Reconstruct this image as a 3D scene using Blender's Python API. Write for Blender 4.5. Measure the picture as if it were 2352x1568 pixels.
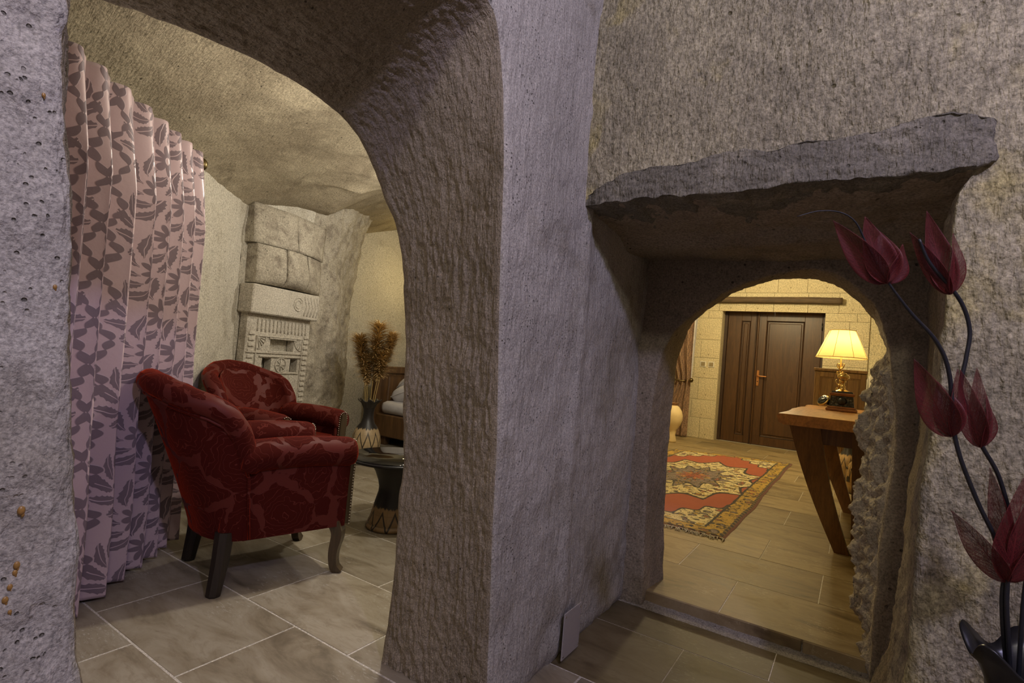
import bpy, bmesh, math, random
import numpy as np
from mathutils import Vector, Matrix

for o in list(bpy.data.objects):
    bpy.data.objects.remove(o)
scene = bpy.context.scene
COL = scene.collection
random.seed(7)
RNG = np.random.default_rng(7)

# ------------------------------------------------------------------ camera
cam_d = bpy.data.cameras.new('camera')
cam = bpy.data.objects.new('camera', cam_d)
COL.objects.link(cam)
cam_d.sensor_width = 36.0
cam_d.lens = 36.0 * 1217.0 / 2352.0
cam_d.clip_start = 0.02
FW = Vector((-0.5479, 0.8358, 0.0344)).normalized()
RT = Vector((0.8348, 0.5436, 0.0865))
RT = (RT - FW * RT.dot(FW)).normalized()
UP = RT.cross(FW).normalized()
cam.matrix_world = Matrix(((RT.x, UP.x, -FW.x, 0), (RT.y, UP.y, -FW.y, 0), (RT.z, UP.z, -FW.z, 0.97), (0, 0, 0, 1)))
scene.camera = cam

# ------------------------------------------------------------------ world, view, lamps of the rooms
world = bpy.data.worlds.new('world')
scene.world = world
world.use_nodes = True
world.node_tree.nodes['Background'].inputs[0].default_value = (0.55, 0.5, 0.6, 1)
world.node_tree.nodes['Background'].inputs[1].default_value = 0.02
scene.view_settings.view_transform = 'Standard'
scene.view_settings.look = 'None'
scene.view_settings.exposure = 1.15
scene.view_settings.gamma = 1.0
scene.view_settings.use_curve_mapping = False


def lamp(name, loc, power, color, radius=0.05, kind='POINT', target=None, angle=100, blend=0.5):
    d = bpy.data.lights.new(name, kind)
    d.energy = power
    d.color = color
    d.shadow_soft_size = radius
    o = bpy.data.objects.new(name, d)
    COL.objects.link(o)
    o.location = loc
    if kind == 'SPOT':
        d.spot_size = math.radians(angle)
        d.spot_blend = blend
        v = Vector(target) - Vector(loc)
        o.rotation_euler = v.to_track_quat('-Z', 'Y').to_euler()
    return o


# the front room: a neutral ceiling lamp and a cool violet one further right
lamp('front_room_lamp', (0.25, -0.25, 2.48), 12.5, (1.0, 0.93, 0.78), 0.06)
lamp('front_room_violet_lamp', (0.98, 0.05, 2.48), 43, (0.62, 0.59, 1.0), 0.06)
# the sitting room on the left
lamp('sitting_room_lamp', (-1.55, 1.85, 2.06), 24, (1.0, 0.93, 0.82), 0.04)
lamp('sitting_room_lamp', (-2.60, 2.95, 1.95), 11, (1.0, 0.93, 0.82), 0.06)
lamp('sitting_room_hidden_lamp', (-1.42, -0.05, 1.0), 1.7, (0.95, 0.86, 1.0), 0.10)  # unseen lamp left of the arch, added to light the armchair's outer back
lamp('bedside_lamp', (-3.85, 4.25, 1.75), 4.2, (1.0, 0.76, 0.33), 0.06)
# the room behind the small arch
lamp('study_ceiling_lamp', (-1.10, 3.25, 2.35), 14, (1.0, 0.83, 0.48), 0.09)
lamp('study_ceiling_lamp', (-1.00, 6.3, 2.35), 48, (1.0, 0.83, 0.48), 0.09)


# ------------------------------------------------------------------ node helpers
class Mat:
    def __init__(self, name, **bsdf):
        self.m = bpy.data.materials.new(name)
        self.m.use_nodes = True
        self.t = self.m.node_tree
        self.n = self.t.nodes
        self.b = self.n['Principled BSDF']
        self.out = self.n['Material Output']
        for k, v in bsdf.items():
            self.set(k.replace('_', ' '), v)
        self._c = None

    def set(self, k, v):
        s = self.b.inputs[k]
        self.link(v, s)

    def link(self, v, s):
        if hasattr(v, 'is_output') or isinstance(v, bpy.types.NodeSocket):
            self.t.links.new(v, s)
        elif isinstance(v, (tuple, list)) and len(v) == 3 and s.type == 'RGBA':
            s.default_value = (*v, 1)
        else:
            s.default_value = v

    def coord(self, which='Object'):
        if self._c is None:
            self._c = self.n.new('ShaderNodeTexCoord')
        return self._c.outputs[which]

    def rand(self):
        return self.n.new('ShaderNodeObjectInfo').outputs['Random']

    def map(self, vec, scale=(1, 1, 1), loc=(0, 0, 0), rot=(0, 0, 0)):
        n = self.n.new('ShaderNodeMapping')
        self.link(vec, n.inputs[0])
        n.inputs['Location'].default_value = loc
        n.inputs['Rotation'].default_value = rot
        n.inputs['Scale'].default_value = scale
        return n.outputs[0]

    def noise(self, vec, scale, detail=4, rough=0.55, dist=0.0, color=False):
        n = self.n.new('ShaderNodeTexNoise')
        self.link(vec, n.inputs['Vector'])
        n.inputs['Scale'].default_value = scale
        n.inputs['Detail'].default_value = detail
        n.inputs['Roughness'].default_value = rough
        n.inputs['Distortion'].default_value = dist
        return n.outputs['Color' if color else 'Fac']

    def vor(self, vec, scale, feature='F1', out='Distance', rnd=1.0):
        n = self.n.new('ShaderNodeTexVoronoi')
        n.feature = feature
        self.link(vec, n.inputs['Vector'])
        n.inputs['Scale'].default_value = scale
        n.inputs['Randomness'].default_value = rnd
        return n.outputs[out]

    def wave(self, vec, scale, dist=2.0, detail=3, dscale=1.5, axis='X'):
        n = self.n.new('ShaderNodeTexWave')
        n.bands_direction = axis
        self.link(vec, n.inputs['Vector'])
        n.inputs['Scale'].default_value = scale
        n.inputs['Distortion'].default_value = dist
        n.inputs['Detail'].default_value = detail
        n.inputs['Detail Scale'].default_value = dscale
        return n.outputs['Fac']

    def ramp(self, fac, stops, interp='LINEAR'):
        n = self.n.new('ShaderNodeValToRGB')
        n.color_ramp.interpolation = interp
        el = n.color_ramp.elements
        while len(el) < len(stops):
            el.new(0.5)
        for e, (p, c) in zip(el, stops):
            e.position = p
            e.color = (*c, 1) if isinstance(c, (tuple, list)) else (c, c, c, 1)
        self.link(fac, n.inputs[0])
        return n.outputs[0]

    def step(self, fac, a, b):
        n = self.n.new('ShaderNodeMapRange')
        n.clamp = True
        self.link(fac, n.inputs['Value'])
        n.inputs['From Min'].default_value = a
        n.inputs['From Max'].default_value = b
        return n.outputs['Result']

    def math(self, op, a, b=0.0, c=None):
        n = self.n.new('ShaderNodeMath')
        n.operation = op
        self.link(a, n.inputs[0])
        self.link(b, n.inputs[1])
        if c is not None:
            self.link(c, n.inputs[2])
        return n.outputs[0]

    def mix(self, fac, a, b, mode='MIX'):
        n = self.n.new('ShaderNodeMix')
        n.data_type = 'RGBA'
        n.blend_type = mode
        self.link(fac, n.inputs[0])
        self.link(a, n.inputs[6])
        self.link(b, n.inputs[7])
        return n.outputs[2]

    def sep(self, vec):
        n = self.n.new('ShaderNodeSeparateXYZ')
        self.link(vec, n.inputs[0])
        return n.outputs

    def comb(self, x, y, z=0.0):
        n = self.n.new('ShaderNodeCombineXYZ')
        self.link(x, n.inputs[0])
        self.link(y, n.inputs[1])
        self.link(z, n.inputs[2])
        return n.outputs[0]

    def bump(self, h, strength=0.5, dist=0.01, prev=None):
        n = self.n.new('ShaderNodeBump')
        n.inputs['Strength'].default_value = strength
        n.inputs['Distance'].default_value = dist
        self.link(h, n.inputs['Height'])
        if prev is not None:
            self.link(prev, n.inputs['Normal'])
        self.t.links.new(n.outputs[0], self.b.inputs['Normal'])
        return n.outputs[0]


def _bumps(m, items):
    tot = None
    for h_, k_ in items:
        q_ = m.math('MULTIPLY', h_, k_)
        tot = q_ if tot is None else m.math('ADD', tot, q_)
    m.bump(tot, 1.0, 1.0)


def stone(name, c1, c2, c3, patch=1.6, grain=130, pit=0.16, pitscale=34, chisel=None, chis=0.5, gstr=0.5, stain=0.55, off=(0, 0, 0), mott=0.10):
    """volcanic tuff: two tones, a third stain tone, grain, dark pits, chisel strokes (bump)"""
    m = Mat(name, Roughness=0.94)
    m.set('Specular IOR Level', 0.22)
    v = m.map(m.coord(), loc=off)
    a = m.noise(v, patch, 5, 0.62)
    col = m.mix(m.step(a, 0.36, 0.64), c1, c2)
    s = m.noise(m.map(v, loc=(3.1, 1.7, 8.2)), patch * 1.7, 4, 0.6, 0.6)
    col = m.mix(m.math('MULTIPLY', m.step(s, stain, stain + 0.14), 0.75), col, c3)
    g = m.noise(v, grain, 3, 0.7)
    col = m.mix(1.0, col, m.ramp(g, [(0.28, 0.5), (0.5, 1.0), (0.72, 1.42)]), 'MULTIPLY')
    mo = m.noise(m.map(v, scale=(1.0, 1.0, 0.42)), 78, 3, 0.6)
    col = m.mix(mott, col, m.mix(1.0, col, m.ramp(mo, [(0.36, 0.40), (0.47, 0.95), (0.66, 1.6)]), 'MULTIPLY'))
    p = m.vor(v, pitscale)
    pm = m.math('MULTIPLY', m.math('SUBTRACT', 1.0, m.step(p, pit * 0.55, pit)), m.step(m.noise(v, 9, 3), 0.50, 0.60))
    col = m.mix(m.math('MULTIPLY', pm, 0.78), col, tuple(x * 0.28 for x in c3))
    p2 = m.vor(m.map(v, loc=(5, 2, 1)), pitscale * 0.7)
    pl = m.math('MULTIPLY', m.math('SUBTRACT', 1.0, m.step(p2, pit * 0.4, pit * 0.9)), m.step(m.noise(v, 5, 2), 0.52, 0.6))
    col = m.mix(m.math('MULTIPLY', pl, 0.5), col, tuple(min(1, x * 1.45) for x in c1))
    m.set('Base Color', col)
    hs_ = [(m.noise(v, grain * 0.55, 3, 0.7), gstr * 0.006), (m.noise(v, 22, 3, 0.6), 0.0055), (m.math('SUBTRACT', 1.0, pm), 0.004)]
    for sc, rot in (chisel or []):
        hs_.append((m.noise(m.map(v, scale=sc, rot=rot), 1.0, 2, 0.6, 0.3), chis * 0.010))
    _bumps(m, hs_)
    return m.m


TUFF = (0.42, 0.36, 0.285)
TUFF_D = (0.30, 0.255, 0.20)
TUFF_Y = (0.38, 0.30, 0.17)
M_wall_left = stone('tuff_grey', (0.45, 0.42, 0.365), (0.36, 0.335, 0.29), (0.285, 0.255, 0.20), patch=2.2, grain=210, pitscale=75, pit=0.2,
                    chisel=[((70, 70, 13), (0, 0, 0))], chis=0.55)
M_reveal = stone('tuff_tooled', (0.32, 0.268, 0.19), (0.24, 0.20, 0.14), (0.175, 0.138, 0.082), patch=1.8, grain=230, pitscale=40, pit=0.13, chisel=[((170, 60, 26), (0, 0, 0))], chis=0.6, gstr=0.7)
M_wall_back = stone('tuff_chiselled', (0.39, 0.345, 0.22), (0.26, 0.23, 0.155), (0.38, 0.32, 0.13), patch=2.6, grain=120, pitscale=24,
                    chisel=[((110, 40, 32), (0, 0.25, 0)), ((60, 20, 40), (0, -0.5, 0))], chis=0.75, gstr=0.9, mott=0.42)
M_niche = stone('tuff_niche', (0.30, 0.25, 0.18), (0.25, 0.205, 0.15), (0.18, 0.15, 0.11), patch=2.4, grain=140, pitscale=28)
M_rock = stone('tuff_broken', (0.50, 0.44, 0.34), (0.40, 0.345, 0.26), (0.27, 0.225, 0.16), patch=5, grain=160, pitscale=40, gstr=0.9)
M_sit = stone('tuff_plaster', (0.48, 0.445, 0.37), (0.43, 0.395, 0.32), (0.31, 0.275, 0.21), patch=1.5, grain=110, pitscale=22, pit=0.12)
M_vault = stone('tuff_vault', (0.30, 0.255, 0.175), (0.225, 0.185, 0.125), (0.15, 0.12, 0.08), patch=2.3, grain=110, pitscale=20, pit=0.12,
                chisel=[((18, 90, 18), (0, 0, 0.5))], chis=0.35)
M_hood = stone('tuff_hood', (0.40, 0.36, 0.285), (0.30, 0.265, 0.205), (0.19, 0.16, 0.125), patch=4.5, grain=110, pitscale=26, pit=0.14, stain=0.5)
M_carved = stone('tuff_carved', (0.50, 0.46, 0.385), (0.43, 0.39, 0.32), (0.30, 0.265, 0.21), patch=3.5, grain=120, pitscale=30, pit=0.1)
M_yellow = stone('tuff_yellow', (0.60, 0.53, 0.36), (0.54, 0.46, 0.30), (0.48, 0.39, 0.22), patch=1.3, grain=70, pitscale=11, pit=0.12, gstr=0.25)
M_basalt = stone('basalt', (0.215, 0.195, 0.148), (0.145, 0.132, 0.102), (0.31, 0.28, 0.205), patch=4, grain=150, pitscale=34,
                 chisel=[((110, 40, 26), (0, 0.9, 0))], chis=0.8, gstr=0.8)
M_mortar = stone('mortar', (0.30, 0.27, 0.22), (0.25, 0.22, 0.175), (0.20, 0.17, 0.13), patch=5, grain=180, pitscale=50)


def travertine(name, tint=(1, 1, 1)):
    m = Mat(name, Roughness=0.42)
    v = m.coord()
    r = m.rand()
    off = m.comb(m.math('MULTIPLY', r, 37.0), m.math('MULTIPLY', r, 19.0), r)
    add = m.n.new('ShaderNodeVectorMath')
    m.link(v, add.inputs[0])
    m.link(off, add.inputs[1])
    w = m.map(add.outputs[0], scale=(1.0, 2.6, 1.0), rot=(0, 0, 0.25))
    a = m.noise(w, 3.2, 7, 0.62, 0.8)
    t = lambda c: tuple(x * y for x, y in zip(c, tint))
    col = m.ramp(a, [(0.28, t((0.13, 0.10, 0.065))), (0.45, t((0.285, 0.235, 0.16))), (0.6, t((0.37, 0.32, 0.235))), (0.75, t((0.24, 0.195, 0.13)))])
    b2 = m.noise(w, 11, 6, 0.7, 1.2)
    col = m.mix(m.math('MULTIPLY', m.step(b2, 0.54, 0.66), 0.45), col, t((0.20, 0.155, 0.10)))
    tone = m.ramp(r, [(0.0, 0.74), (0.35, 1.0), (0.65, 1.12), (1.0, 0.82)])
    col = m.mix(1.0, col, tone, 'MULTIPLY')
    # pale filled pores in cloudy patches
    po = m.noise(w, 46, 5, 0.72, 0.4)
    mk = m.math('MULTIPLY', m.step(po, 0.57, 0.61), m.step(m.noise(add.outputs[0], 4, 3), 0.54, 0.62))
    col = m.mix(m.math('MULTIPLY', mk, 0.75), col, t((0.50, 0.46, 0.39)))
    m.set('Base Color', col)
    m.set('Roughness', m.ramp(a, [(0.3, 0.46), (0.7, 0.62)]))
    m.set('Specular IOR Level', 0.22)
    m.bump(b2, 0.12, 0.004)
    return m.m


M_grout = stone('grout', (0.58, 0.54, 0.47), (0.52, 0.48, 0.41), (0.44, 0.40, 0.33), patch=6, grain=180, pitscale=80)
M_tile = travertine('travertine_grey', (0.86, 0.87, 0.88))
M_tile_r = travertine('travertine_warm', (0.88, 0.79, 0.60))
M_tile_n = travertine('travertine_dimmed', (0.40, 0.37, 0.29))  # dim light on the niche floor put into the colour as a darker tint


def wood(name, c1, c2, scale=1.0, axis='Z', rough=0.45, coat=0.0):
    m = Mat(name, Roughness=rough)
    sc = {'X': (1.2, 14, 14), 'Y': (14, 1.2, 14), 'Z': (14, 14, 1.2)}[axis]
    r = m.rand()
    add = m.n.new('ShaderNodeVectorMath')
    m.link(m.coord(), add.inputs[0])
    m.link(m.comb(m.math('MULTIPLY', r, 11.0), m.math('MULTIPLY', r, 7.0), m.math('MULTIPLY', r, 5.0)), add.inputs[1])
    v = m.map(add.outputs[0], scale=tuple(x * scale for x in sc))
    a = m.noise(v, 1.0, 6, 0.6, 1.6)
    rings = m.math('FRACT', m.math('MULTIPLY', a, 7.0))
    col = m.mix(m.step(a, 0.35, 0.65), c1, c2)
    col = m.mix(m.math('MULTIPLY', m.step(rings, 0.55, 0.95), 0.45), col, tuple(x * 0.45 for x in c1))
    fine = m.noise(m.map(v, scale=(5, 5, 2)), 1.5, 4, 0.7)
    col = m.mix(1.0, col, m.ramp(fine, [(0.3, 0.7), (0.65, 1.18)]), 'MULTIPLY')
    m.set('Base Color', col)
    m.set('Coat Weight', coat)
    m.bump(fine, 0.12, 0.003)
    return m.m


M_door = wood('door_wood', (0.092, 0.041, 0.013), (0.064, 0.027, 0.009), 1.0, 'Z', 0.4)
M_door_dark = wood('door_wood_dark', (0.05, 0.022, 0.010), (0.035, 0.016, 0.008), 1.0, 'Z', 0.5)
M_beam = wood('beam_wood', (0.10, 0.062, 0.03), (0.07, 0.042, 0.02), 1.0, 'X', 0.7)
M_desk = wood('desk_wood', (0.47, 0.215, 0.040), (0.36, 0.155, 0.028), 0.6, 'Y', 0.33, 0.15)
M_desk_leg = wood('desk_leg_wood', (0.20, 0.095, 0.028), (0.13, 0.06, 0.018), 0.8, 'Z', 0.4)
M_cab = wood('cabinet_wood', (0.26, 0.145, 0.045), (0.17, 0.085, 0.027), 1.0, 'Z', 0.5)
M_head = wood('headboard_wood', (0.15, 0.077, 0.028), (0.085, 0.043, 0.018), 0.8, 'Z', 0.5)
M_dark_leg = wood('dark_leg_wood', (0.022, 0.014, 0.009), (0.012, 0.008, 0.006), 1.0, 'Z', 0.5, 0.0)
M_phone_wood = wood('phone_wood', (0.25, 0.10, 0.03), (0.17, 0.06, 0.02), 3.0, 'X', 0.25, 0.4)


def plain(name, c, rough=0.5, metal=0.0, **kw):
    m = Mat(name, Roughness=rough, Metallic=metal)
    m.set('Base Color', c)
    for k, v in kw.items():
        m.set(k.replace('_', ' '), v)
    return m


def mottled(name, c1, c2, rough=0.5, metal=0.0, scale=20, bump=0.2):
    m = Mat(name, Roughness=rough, Metallic=metal)
    a = m.noise(m.coord(), scale, 5, 0.6)
    m.set('Base Color', m.mix(m.step(a, 0.35, 0.65), c1, c2))
    m.bump(a, bump, 0.004)
    return m.m


M_brass = mottled('brass', (0.62, 0.46, 0.20), (0.48, 0.33, 0.12), 0.24, 1.0, 12, 0.05)
M_bronze = mottled('old_bronze', (0.20, 0.15, 0.07), (0.12, 0.085, 0.04), 0.35, 1.0, 40, 0.2)
M_copper = mottled('copper_handle', (0.52, 0.24, 0.09), (0.42, 0.18, 0.06), 0.35, 0.8, 30, 0.05)
M_blackm = mottled('black_metal', (0.014, 0.014, 0.016), (0.022, 0.021, 0.022), 0.32, 0.3, 30, 0.1)
M_iron = mottled('wire_black', (0.010, 0.011, 0.016), (0.016, 0.016, 0.02), 0.45, 0.0, 60, 0.2)
M_nail = mottled('nail_steel', (0.55, 0.5, 0.42), (0.4, 0.36, 0.3), 0.3, 1.0, 60, 0.0)
M_white = mottled('white_linen', (0.62, 0.60, 0.60), (0.55, 0.53, 0.53), 0.85, 0.0, 18, 0.25)
M_plastic = mottled('white_plastic', (0.70, 0.68, 0.60), (0.66, 0.63, 0.55), 0.35, 0.0, 10, 0.0)
M_switch = mottled('champagne_plastic', (0.40, 0.34, 0.22), (0.36, 0.30, 0.19), 0.3, 0.5, 10, 0.0)
M_plate = mottled('cover_plate_plastic', (0.36, 0.33, 0.31), (0.34, 0.31, 0.29), 0.4, 0.0, 8, 0.0)
M_clay_black = mottled('clay_black', (0.018, 0.015, 0.013), (0.03, 0.025, 0.02), 0.42, 0.0, 25, 0.25)
M_cream = mottled('cream_clay', (0.78, 0.62, 0.34), (0.70, 0.54, 0.28), 0.55, 0.0, 9, 0.05)


# ------------------------------------------------------------------ numpy noise
def _h(i, j, k):
    n = (i * 73856093) ^ (j * 19349663) ^ (k * 83492791)
    n = (n ^ (n >> 13)) & 0x7fffffff
    n = (n * 1274126177) & 0x7fffffff
    n = (n ^ (n >> 15)) & 0x7fffffff
    return (n % 65536) / 32767.5 - 1.0


def vnoise(p):
    i = np.floor(p).astype(np.int64)
    f = p - i
    f = f * f * (3 - 2 * f)
    x, y, z = i[..., 0], i[..., 1], i[..., 2]
    u, v, w = f[..., 0], f[..., 1], f[..., 2]
    r = 0
    for a in (0, 1):
        for b in (0, 1):
            for c in (0, 1):
                r = r + _h(x + a, y + b, z + c) * (u if a else 1 - u) * (v if b else 1 - v) * (w if c else 1 - w)
    return r


def fbm(p, octv=4, gain=0.5, lac=2.03):
    p = np.asarray(p, float)
    r = 0
    a = 1.0
    for k in range(octv):
        r = r + a * vnoise(p + 17.3 * k)
        p = p * lac
        a *= gain
    return r


# ------------------------------------------------------------------ object helpers
def link(name, me, mat, parent=None):
    o = bpy.data.objects.new(name, me)
    if mat is not None and len(me.materials) == 0:
        me.materials.append(mat)
    COL.objects.link(o)
    if parent is not None:
        o.parent = parent
    return o


def struct(o):
    o['kind'] = 'structure'
    return o


def tag(o, label, cat, group=None):
    o['label'] = label
    o['category'] = cat
    if group:
        o['group'] = group
    return o


def empty(name, loc, rz=0.0):
    o = bpy.data.objects.new(name, None)
    COL.objects.link(o)
    o.location = loc
    o.rotation_euler = (0, 0, rz)
    o.empty_display_size = 0.1
    return o


def mesh_np(name, V, F, smooth=True):
    me = bpy.data.meshes.new(name)
    V = np.asarray(V, np.float32)
    F = np.asarray(F, np.int32)
    me.vertices.add(len(V))
    me.vertices.foreach_set('co', V.ravel())
    me.loops.add(F.size)
    me.loops.foreach_set('vertex_index', F.ravel())
    me.polygons.add(len(F))
    k = F.shape[1]
    me.polygons.foreach_set('loop_start', np.arange(0, F.size, k, dtype=np.int32))
    me.polygons.foreach_set('loop_total', np.full(len(F), k, np.int32))
    me.polygons.foreach_set('use_smooth', np.full(len(F), smooth, bool))
    me.update(calc_edges=True)
    me.validate()
    return me


def grid_faces(nu, nv, flip=False):
    i = np.arange(nu - 1)[:, None] * nv + np.arange(nv - 1)[None, :]
    q = np.stack([i, i + nv, i + nv + 1, i + 1], -1).reshape(-1, 4)
    return q[:, ::-1] if flip else q


def grid_normals(P):
    du = np.gradient(P, axis=0)
    dv = np.gradient(P, axis=1)
    n = np.cross(du, dv)
    return n / np.maximum(np.linalg.norm(n, axis=-1, keepdims=True), 1e-9)


def sheet(name, P, mat, disp=None, parent=None, flip=False):
    """P: (nu,nv,3) grid; disp(P,N) -> signed distance along the normal"""
    P = np.array(P, float)
    if disp is not None:
        N = grid_normals(P)
        if flip:
            N = -N
        P = P + N * disp(P)[..., None]
    nu, nv = P.shape[:2]
    me = mesh_np(name, P.reshape(-1, 3), grid_faces(nu, nv, flip))
    return link(name, me, mat, parent)


def curve(pts, n, closed=False):
    """dense Catmull-Rom through pts resampled to n points equally spaced"""
    P = np.array(pts, float)
    if closed:
        P = np.vstack([P[-1], P, P[0], P[1]])
    else:
        P = np.vstack([2 * P[0] - P[1], P, 2 * P[-1] - P[-2]])
    out = []
    for i in range(1, len(P) - 2):
        t = np.linspace(0, 1, 24, endpoint=False)[:, None]
        a, b, c, d = P[i - 1], P[i], P[i + 1], P[i + 2]
        out.append(0.5 * ((2 * b) + (-a + c) * t + (2 * a - 5 * b + 4 * c - d) * t ** 2 + (-a + 3 * b - 3 * c + d) * t ** 3))
    out.append(P[-2][None])
    D = np.vstack(out)
    s = np.r_[0, np.cumsum(np.linalg.norm(np.diff(D, axis=0), axis=1))]
    q = np.linspace(0, s[-1], n)
    return np.stack([np.interp(q, s, D[:, k]) for k in range(D.shape[1])], -1)


def segs(parts, ns):
    """several curves joined end to end, each resampled to its own count (shared ends)"""
    out = []
    for k, (p, n) in enumerate(zip(parts, ns)):
        c = curve(p, n)
        out.append(c if k == 0 else c[1:])
    return np.vstack(out)


class MB:
    def __init__(self):
        self.v = []
        self.f = []
        self.s = []

    def add(self, V, F, smooth=False):
        b = len(self.v)
        self.v += [tuple(map(float, p)) for p in V]
        self.f += [tuple(int(i) + b for i in f) for f in F]
        self.s += [smooth] * len(F)
        return self

    def box(self, c, s, bev=0.0, rot=None):
        """box with chamfered edges: centre c, full size s"""
        x, y, z = (d / 2 for d in s)
        b = min(bev, x * 0.9, y * 0.9, z * 0.9)
        if b <= 0:
            V = [(i * x, j * y, k * z) for i in (-1, 1) for j in (-1, 1) for k in (-1, 1)]
            F = [(0, 1, 3, 2), (4, 6, 7, 5), (0, 4, 5, 1), (2, 3, 7, 6), (0, 2, 6, 4), (1, 5, 7, 3)]
        else:
            bm = bmesh.new()
            bmesh.ops.create_cube(bm, size=1.0)
            for q in bm.verts:
                q.co = Vector((q.co.x * 2 * x, q.co.y * 2 * y, q.co.z * 2 * z))
            bmesh.ops.bevel(bm, geom=bm.edges[:], offset=b, segments=2 if b > 0.012 else 1, profile=0.5, affect='EDGES')
            bm.verts.index_update()
            V = [tuple(q.co) for q in bm.verts]
            F = [[q.index for q in f.verts] for f in bm.faces]
            bm.free()
        V = [Vector(p) for p in V]
        if rot is not None:
            V = [rot @ p for p in V]
        c = Vector(c)
        return self.add([p + c for p in V], F, bev > 0.012)

    def tube(self, path, r, n=8, cap=True, smooth=True):
        path = [Vector(p) for p in path]
        rs = r if hasattr(r, '__len__') else [r] * len(path)
        t0 = (path[1] - path[0]).normalized()
        ref = Vector((0, 0, 1)) if abs(t0.z) < 0.9 else Vector((1, 0, 0))
        a = t0.cross(ref).normalized()
        V = []
        for i, p in enumerate(path):
            t = (path[min(i + 1, len(path) - 1)] - path[max(i - 1, 0)]).normalized()
            a = (a - t * a.dot(t)).normalized()
            b = t.cross(a)
            for k in range(n):
                w = 2 * math.pi * k / n
                V.append(p + (a * math.cos(w) + b * math.sin(w)) * rs[i])
        F = []
        for i in range(len(path) - 1):
            for k in range(n):
                F.append((i * n + k, i * n + (k + 1) % n, (i + 1) * n + (k + 1) % n, (i + 1) * n + k))
        self.add(V, F, smooth)
        if cap:
            m = (len(path) - 1) * n
            b = len(self.v) - len(V)
            self.f += [tuple(b + k for k in range(n - 1, -1, -1)), tuple(b + m + k for k in range(n))]
            self.s += [False, False]
        return self

    def lathe(self, prof, n=32, c=(0, 0, 0), smooth=True, wob=None, cap=False):
        V = []
        for i, (r, z) in enumerate(prof):
            for k in range(n):
                w = 2 * math.pi * k / n
                rr, zz = (r, z) if wob is None else wob(r, z, w, i)
                V.append((c[0] + rr * math.cos(w), c[1] + rr * math.sin(w), c[2] + zz))
        F = []
        for i in range(len(prof) - 1):
            for k in range(n):
                F.append((i * n + k, i * n + (k + 1) % n, (i + 1) * n + (k + 1) % n, (i + 1) * n + k))
        self.add(V, F, smooth)
        if cap:
            b = len(self.v) - len(V)
            self.f.append(tuple(b + k for k in range(n - 1, -1, -1)))
            self.s.append(False)
        return self

    def ball(self, c, r, n=12, m=8, sq=(1, 1, 1)):
        V = []
        for i in range(m + 1):
            a = math.pi * i / m
            for k in range(n):
                w = 2 * math.pi * k / n
                V.append((c[0] + sq[0] * r * math.sin(a) * math.cos(w), c[1] + sq[1] * r * math.sin(a) * math.sin(w), c[2] - sq[2] * r * math.cos(a)))
        F = []
        for i in range(m):
            for k in range(n):
                F.append((i * n + k, i * n + (k + 1) % n, (i + 1) * n + (k + 1) % n, (i + 1) * n + k))
        return self.add(V, F, True)

    def prism(self, poly, h0, h1, axis='z'):
        """flat polygon extruded; poly in the two other axes"""
        n = len(poly)
        mk = {'z': lambda a, b, h: (a, b, h), 'y': lambda a, b, h: (a, h, b), 'x': lambda a, b, h: (h, a, b)}[axis]
        V = [mk(a, b, h0) for a, b in poly] + [mk(a, b, h1) for a, b in poly]
        F = [tuple(range(n - 1, -1, -1)), tuple(range(n, 2 * n))]
        F += [(i, (i + 1) % n, n + (i + 1) % n, n + i) for i in range(n)]
        return self.add(V, F)

    def grid(self, P, flip=False, smooth=True):
        P = np.asarray(P, float)
        nu, nv = P.shape[:2]
        return self.add(P.reshape(-1, 3), grid_faces(nu, nv, flip), smooth)

    def build(self, name, mat, parent=None, fix=True):
        me = bpy.data.meshes.new(name)
        me.from_pydata(self.v, [], self.f)
        me.polygons.foreach_set('use_smooth', self.s)
        me.update()
        if fix:
            bm = bmesh.new()
            bm.from_mesh(me)
            bmesh.ops.remove_doubles(bm, verts=bm.verts, dist=1e-6)
            bmesh.ops.recalc_face_normals(bm, faces=bm.faces)
            bm.to_mesh(me)
            bm.free()
        return link(name, me, mat, parent)


def copy_tree(o, parent=None):
    c = o.copy()
    COL.objects.link(c)
    c.parent = parent
    for ch in [x for x in bpy.data.objects if x.parent == o]:
        copy_tree(ch, c)
    return c


# ================================================================== STRUCTURE
# world axes: X runs along the front wall (to the right), Y runs into the niche, Z is up, metres
XF, XB = -0.78, -1.20          # front and back face of the wall that holds the big arch


def round_path(pts, counts, r):
    """pts: list of (n,3) arrays (corner rows); straight runs between them, inner corners rounded by r"""
    n = len(pts)
    rows = []
    for k in range(n - 1):
        a, b = pts[k], pts[k + 1]
        d = b - a
        L = np.linalg.norm(d, axis=-1, keepdims=True)
        d = d / L
        s0 = a + d * (r[k] if k > 0 else 0)
        s1 = b - d * (r[k + 1] if k < n - 2 else 0)
        t = np.linspace(0, 1, counts[k])
        if k == 0:
            t = 1 - (1 - t) ** 1.6
        if k == n - 2 and n > 2:
            t = t ** 1.6
        for q in t:
            rows.append(s0 + (s1 - s0) * q)
        if k < n - 2:
            c = pts[k + 1]
            nx = pts[k + 2] - c
            nx = nx / np.linalg.norm(nx, axis=-1, keepdims=True)
            e = c + nx * r[k + 1]
            for q in (0.2, 0.4, 0.6, 0.8):
                rows.append(s1 * (1 - q) ** 2 + 2 * c * q * (1 - q) + e * q * q)
    return np.stack(rows, 1)


def at_x(c, x):
    return np.stack([np.full(len(c), x) if np.isscalar(x) else x, c[:, 0], c[:, 1]], -1)


def at_y(c, y):
    return np.stack([c[:, 0], np.full(len(c), y), c[:, 1]], -1)


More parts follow.
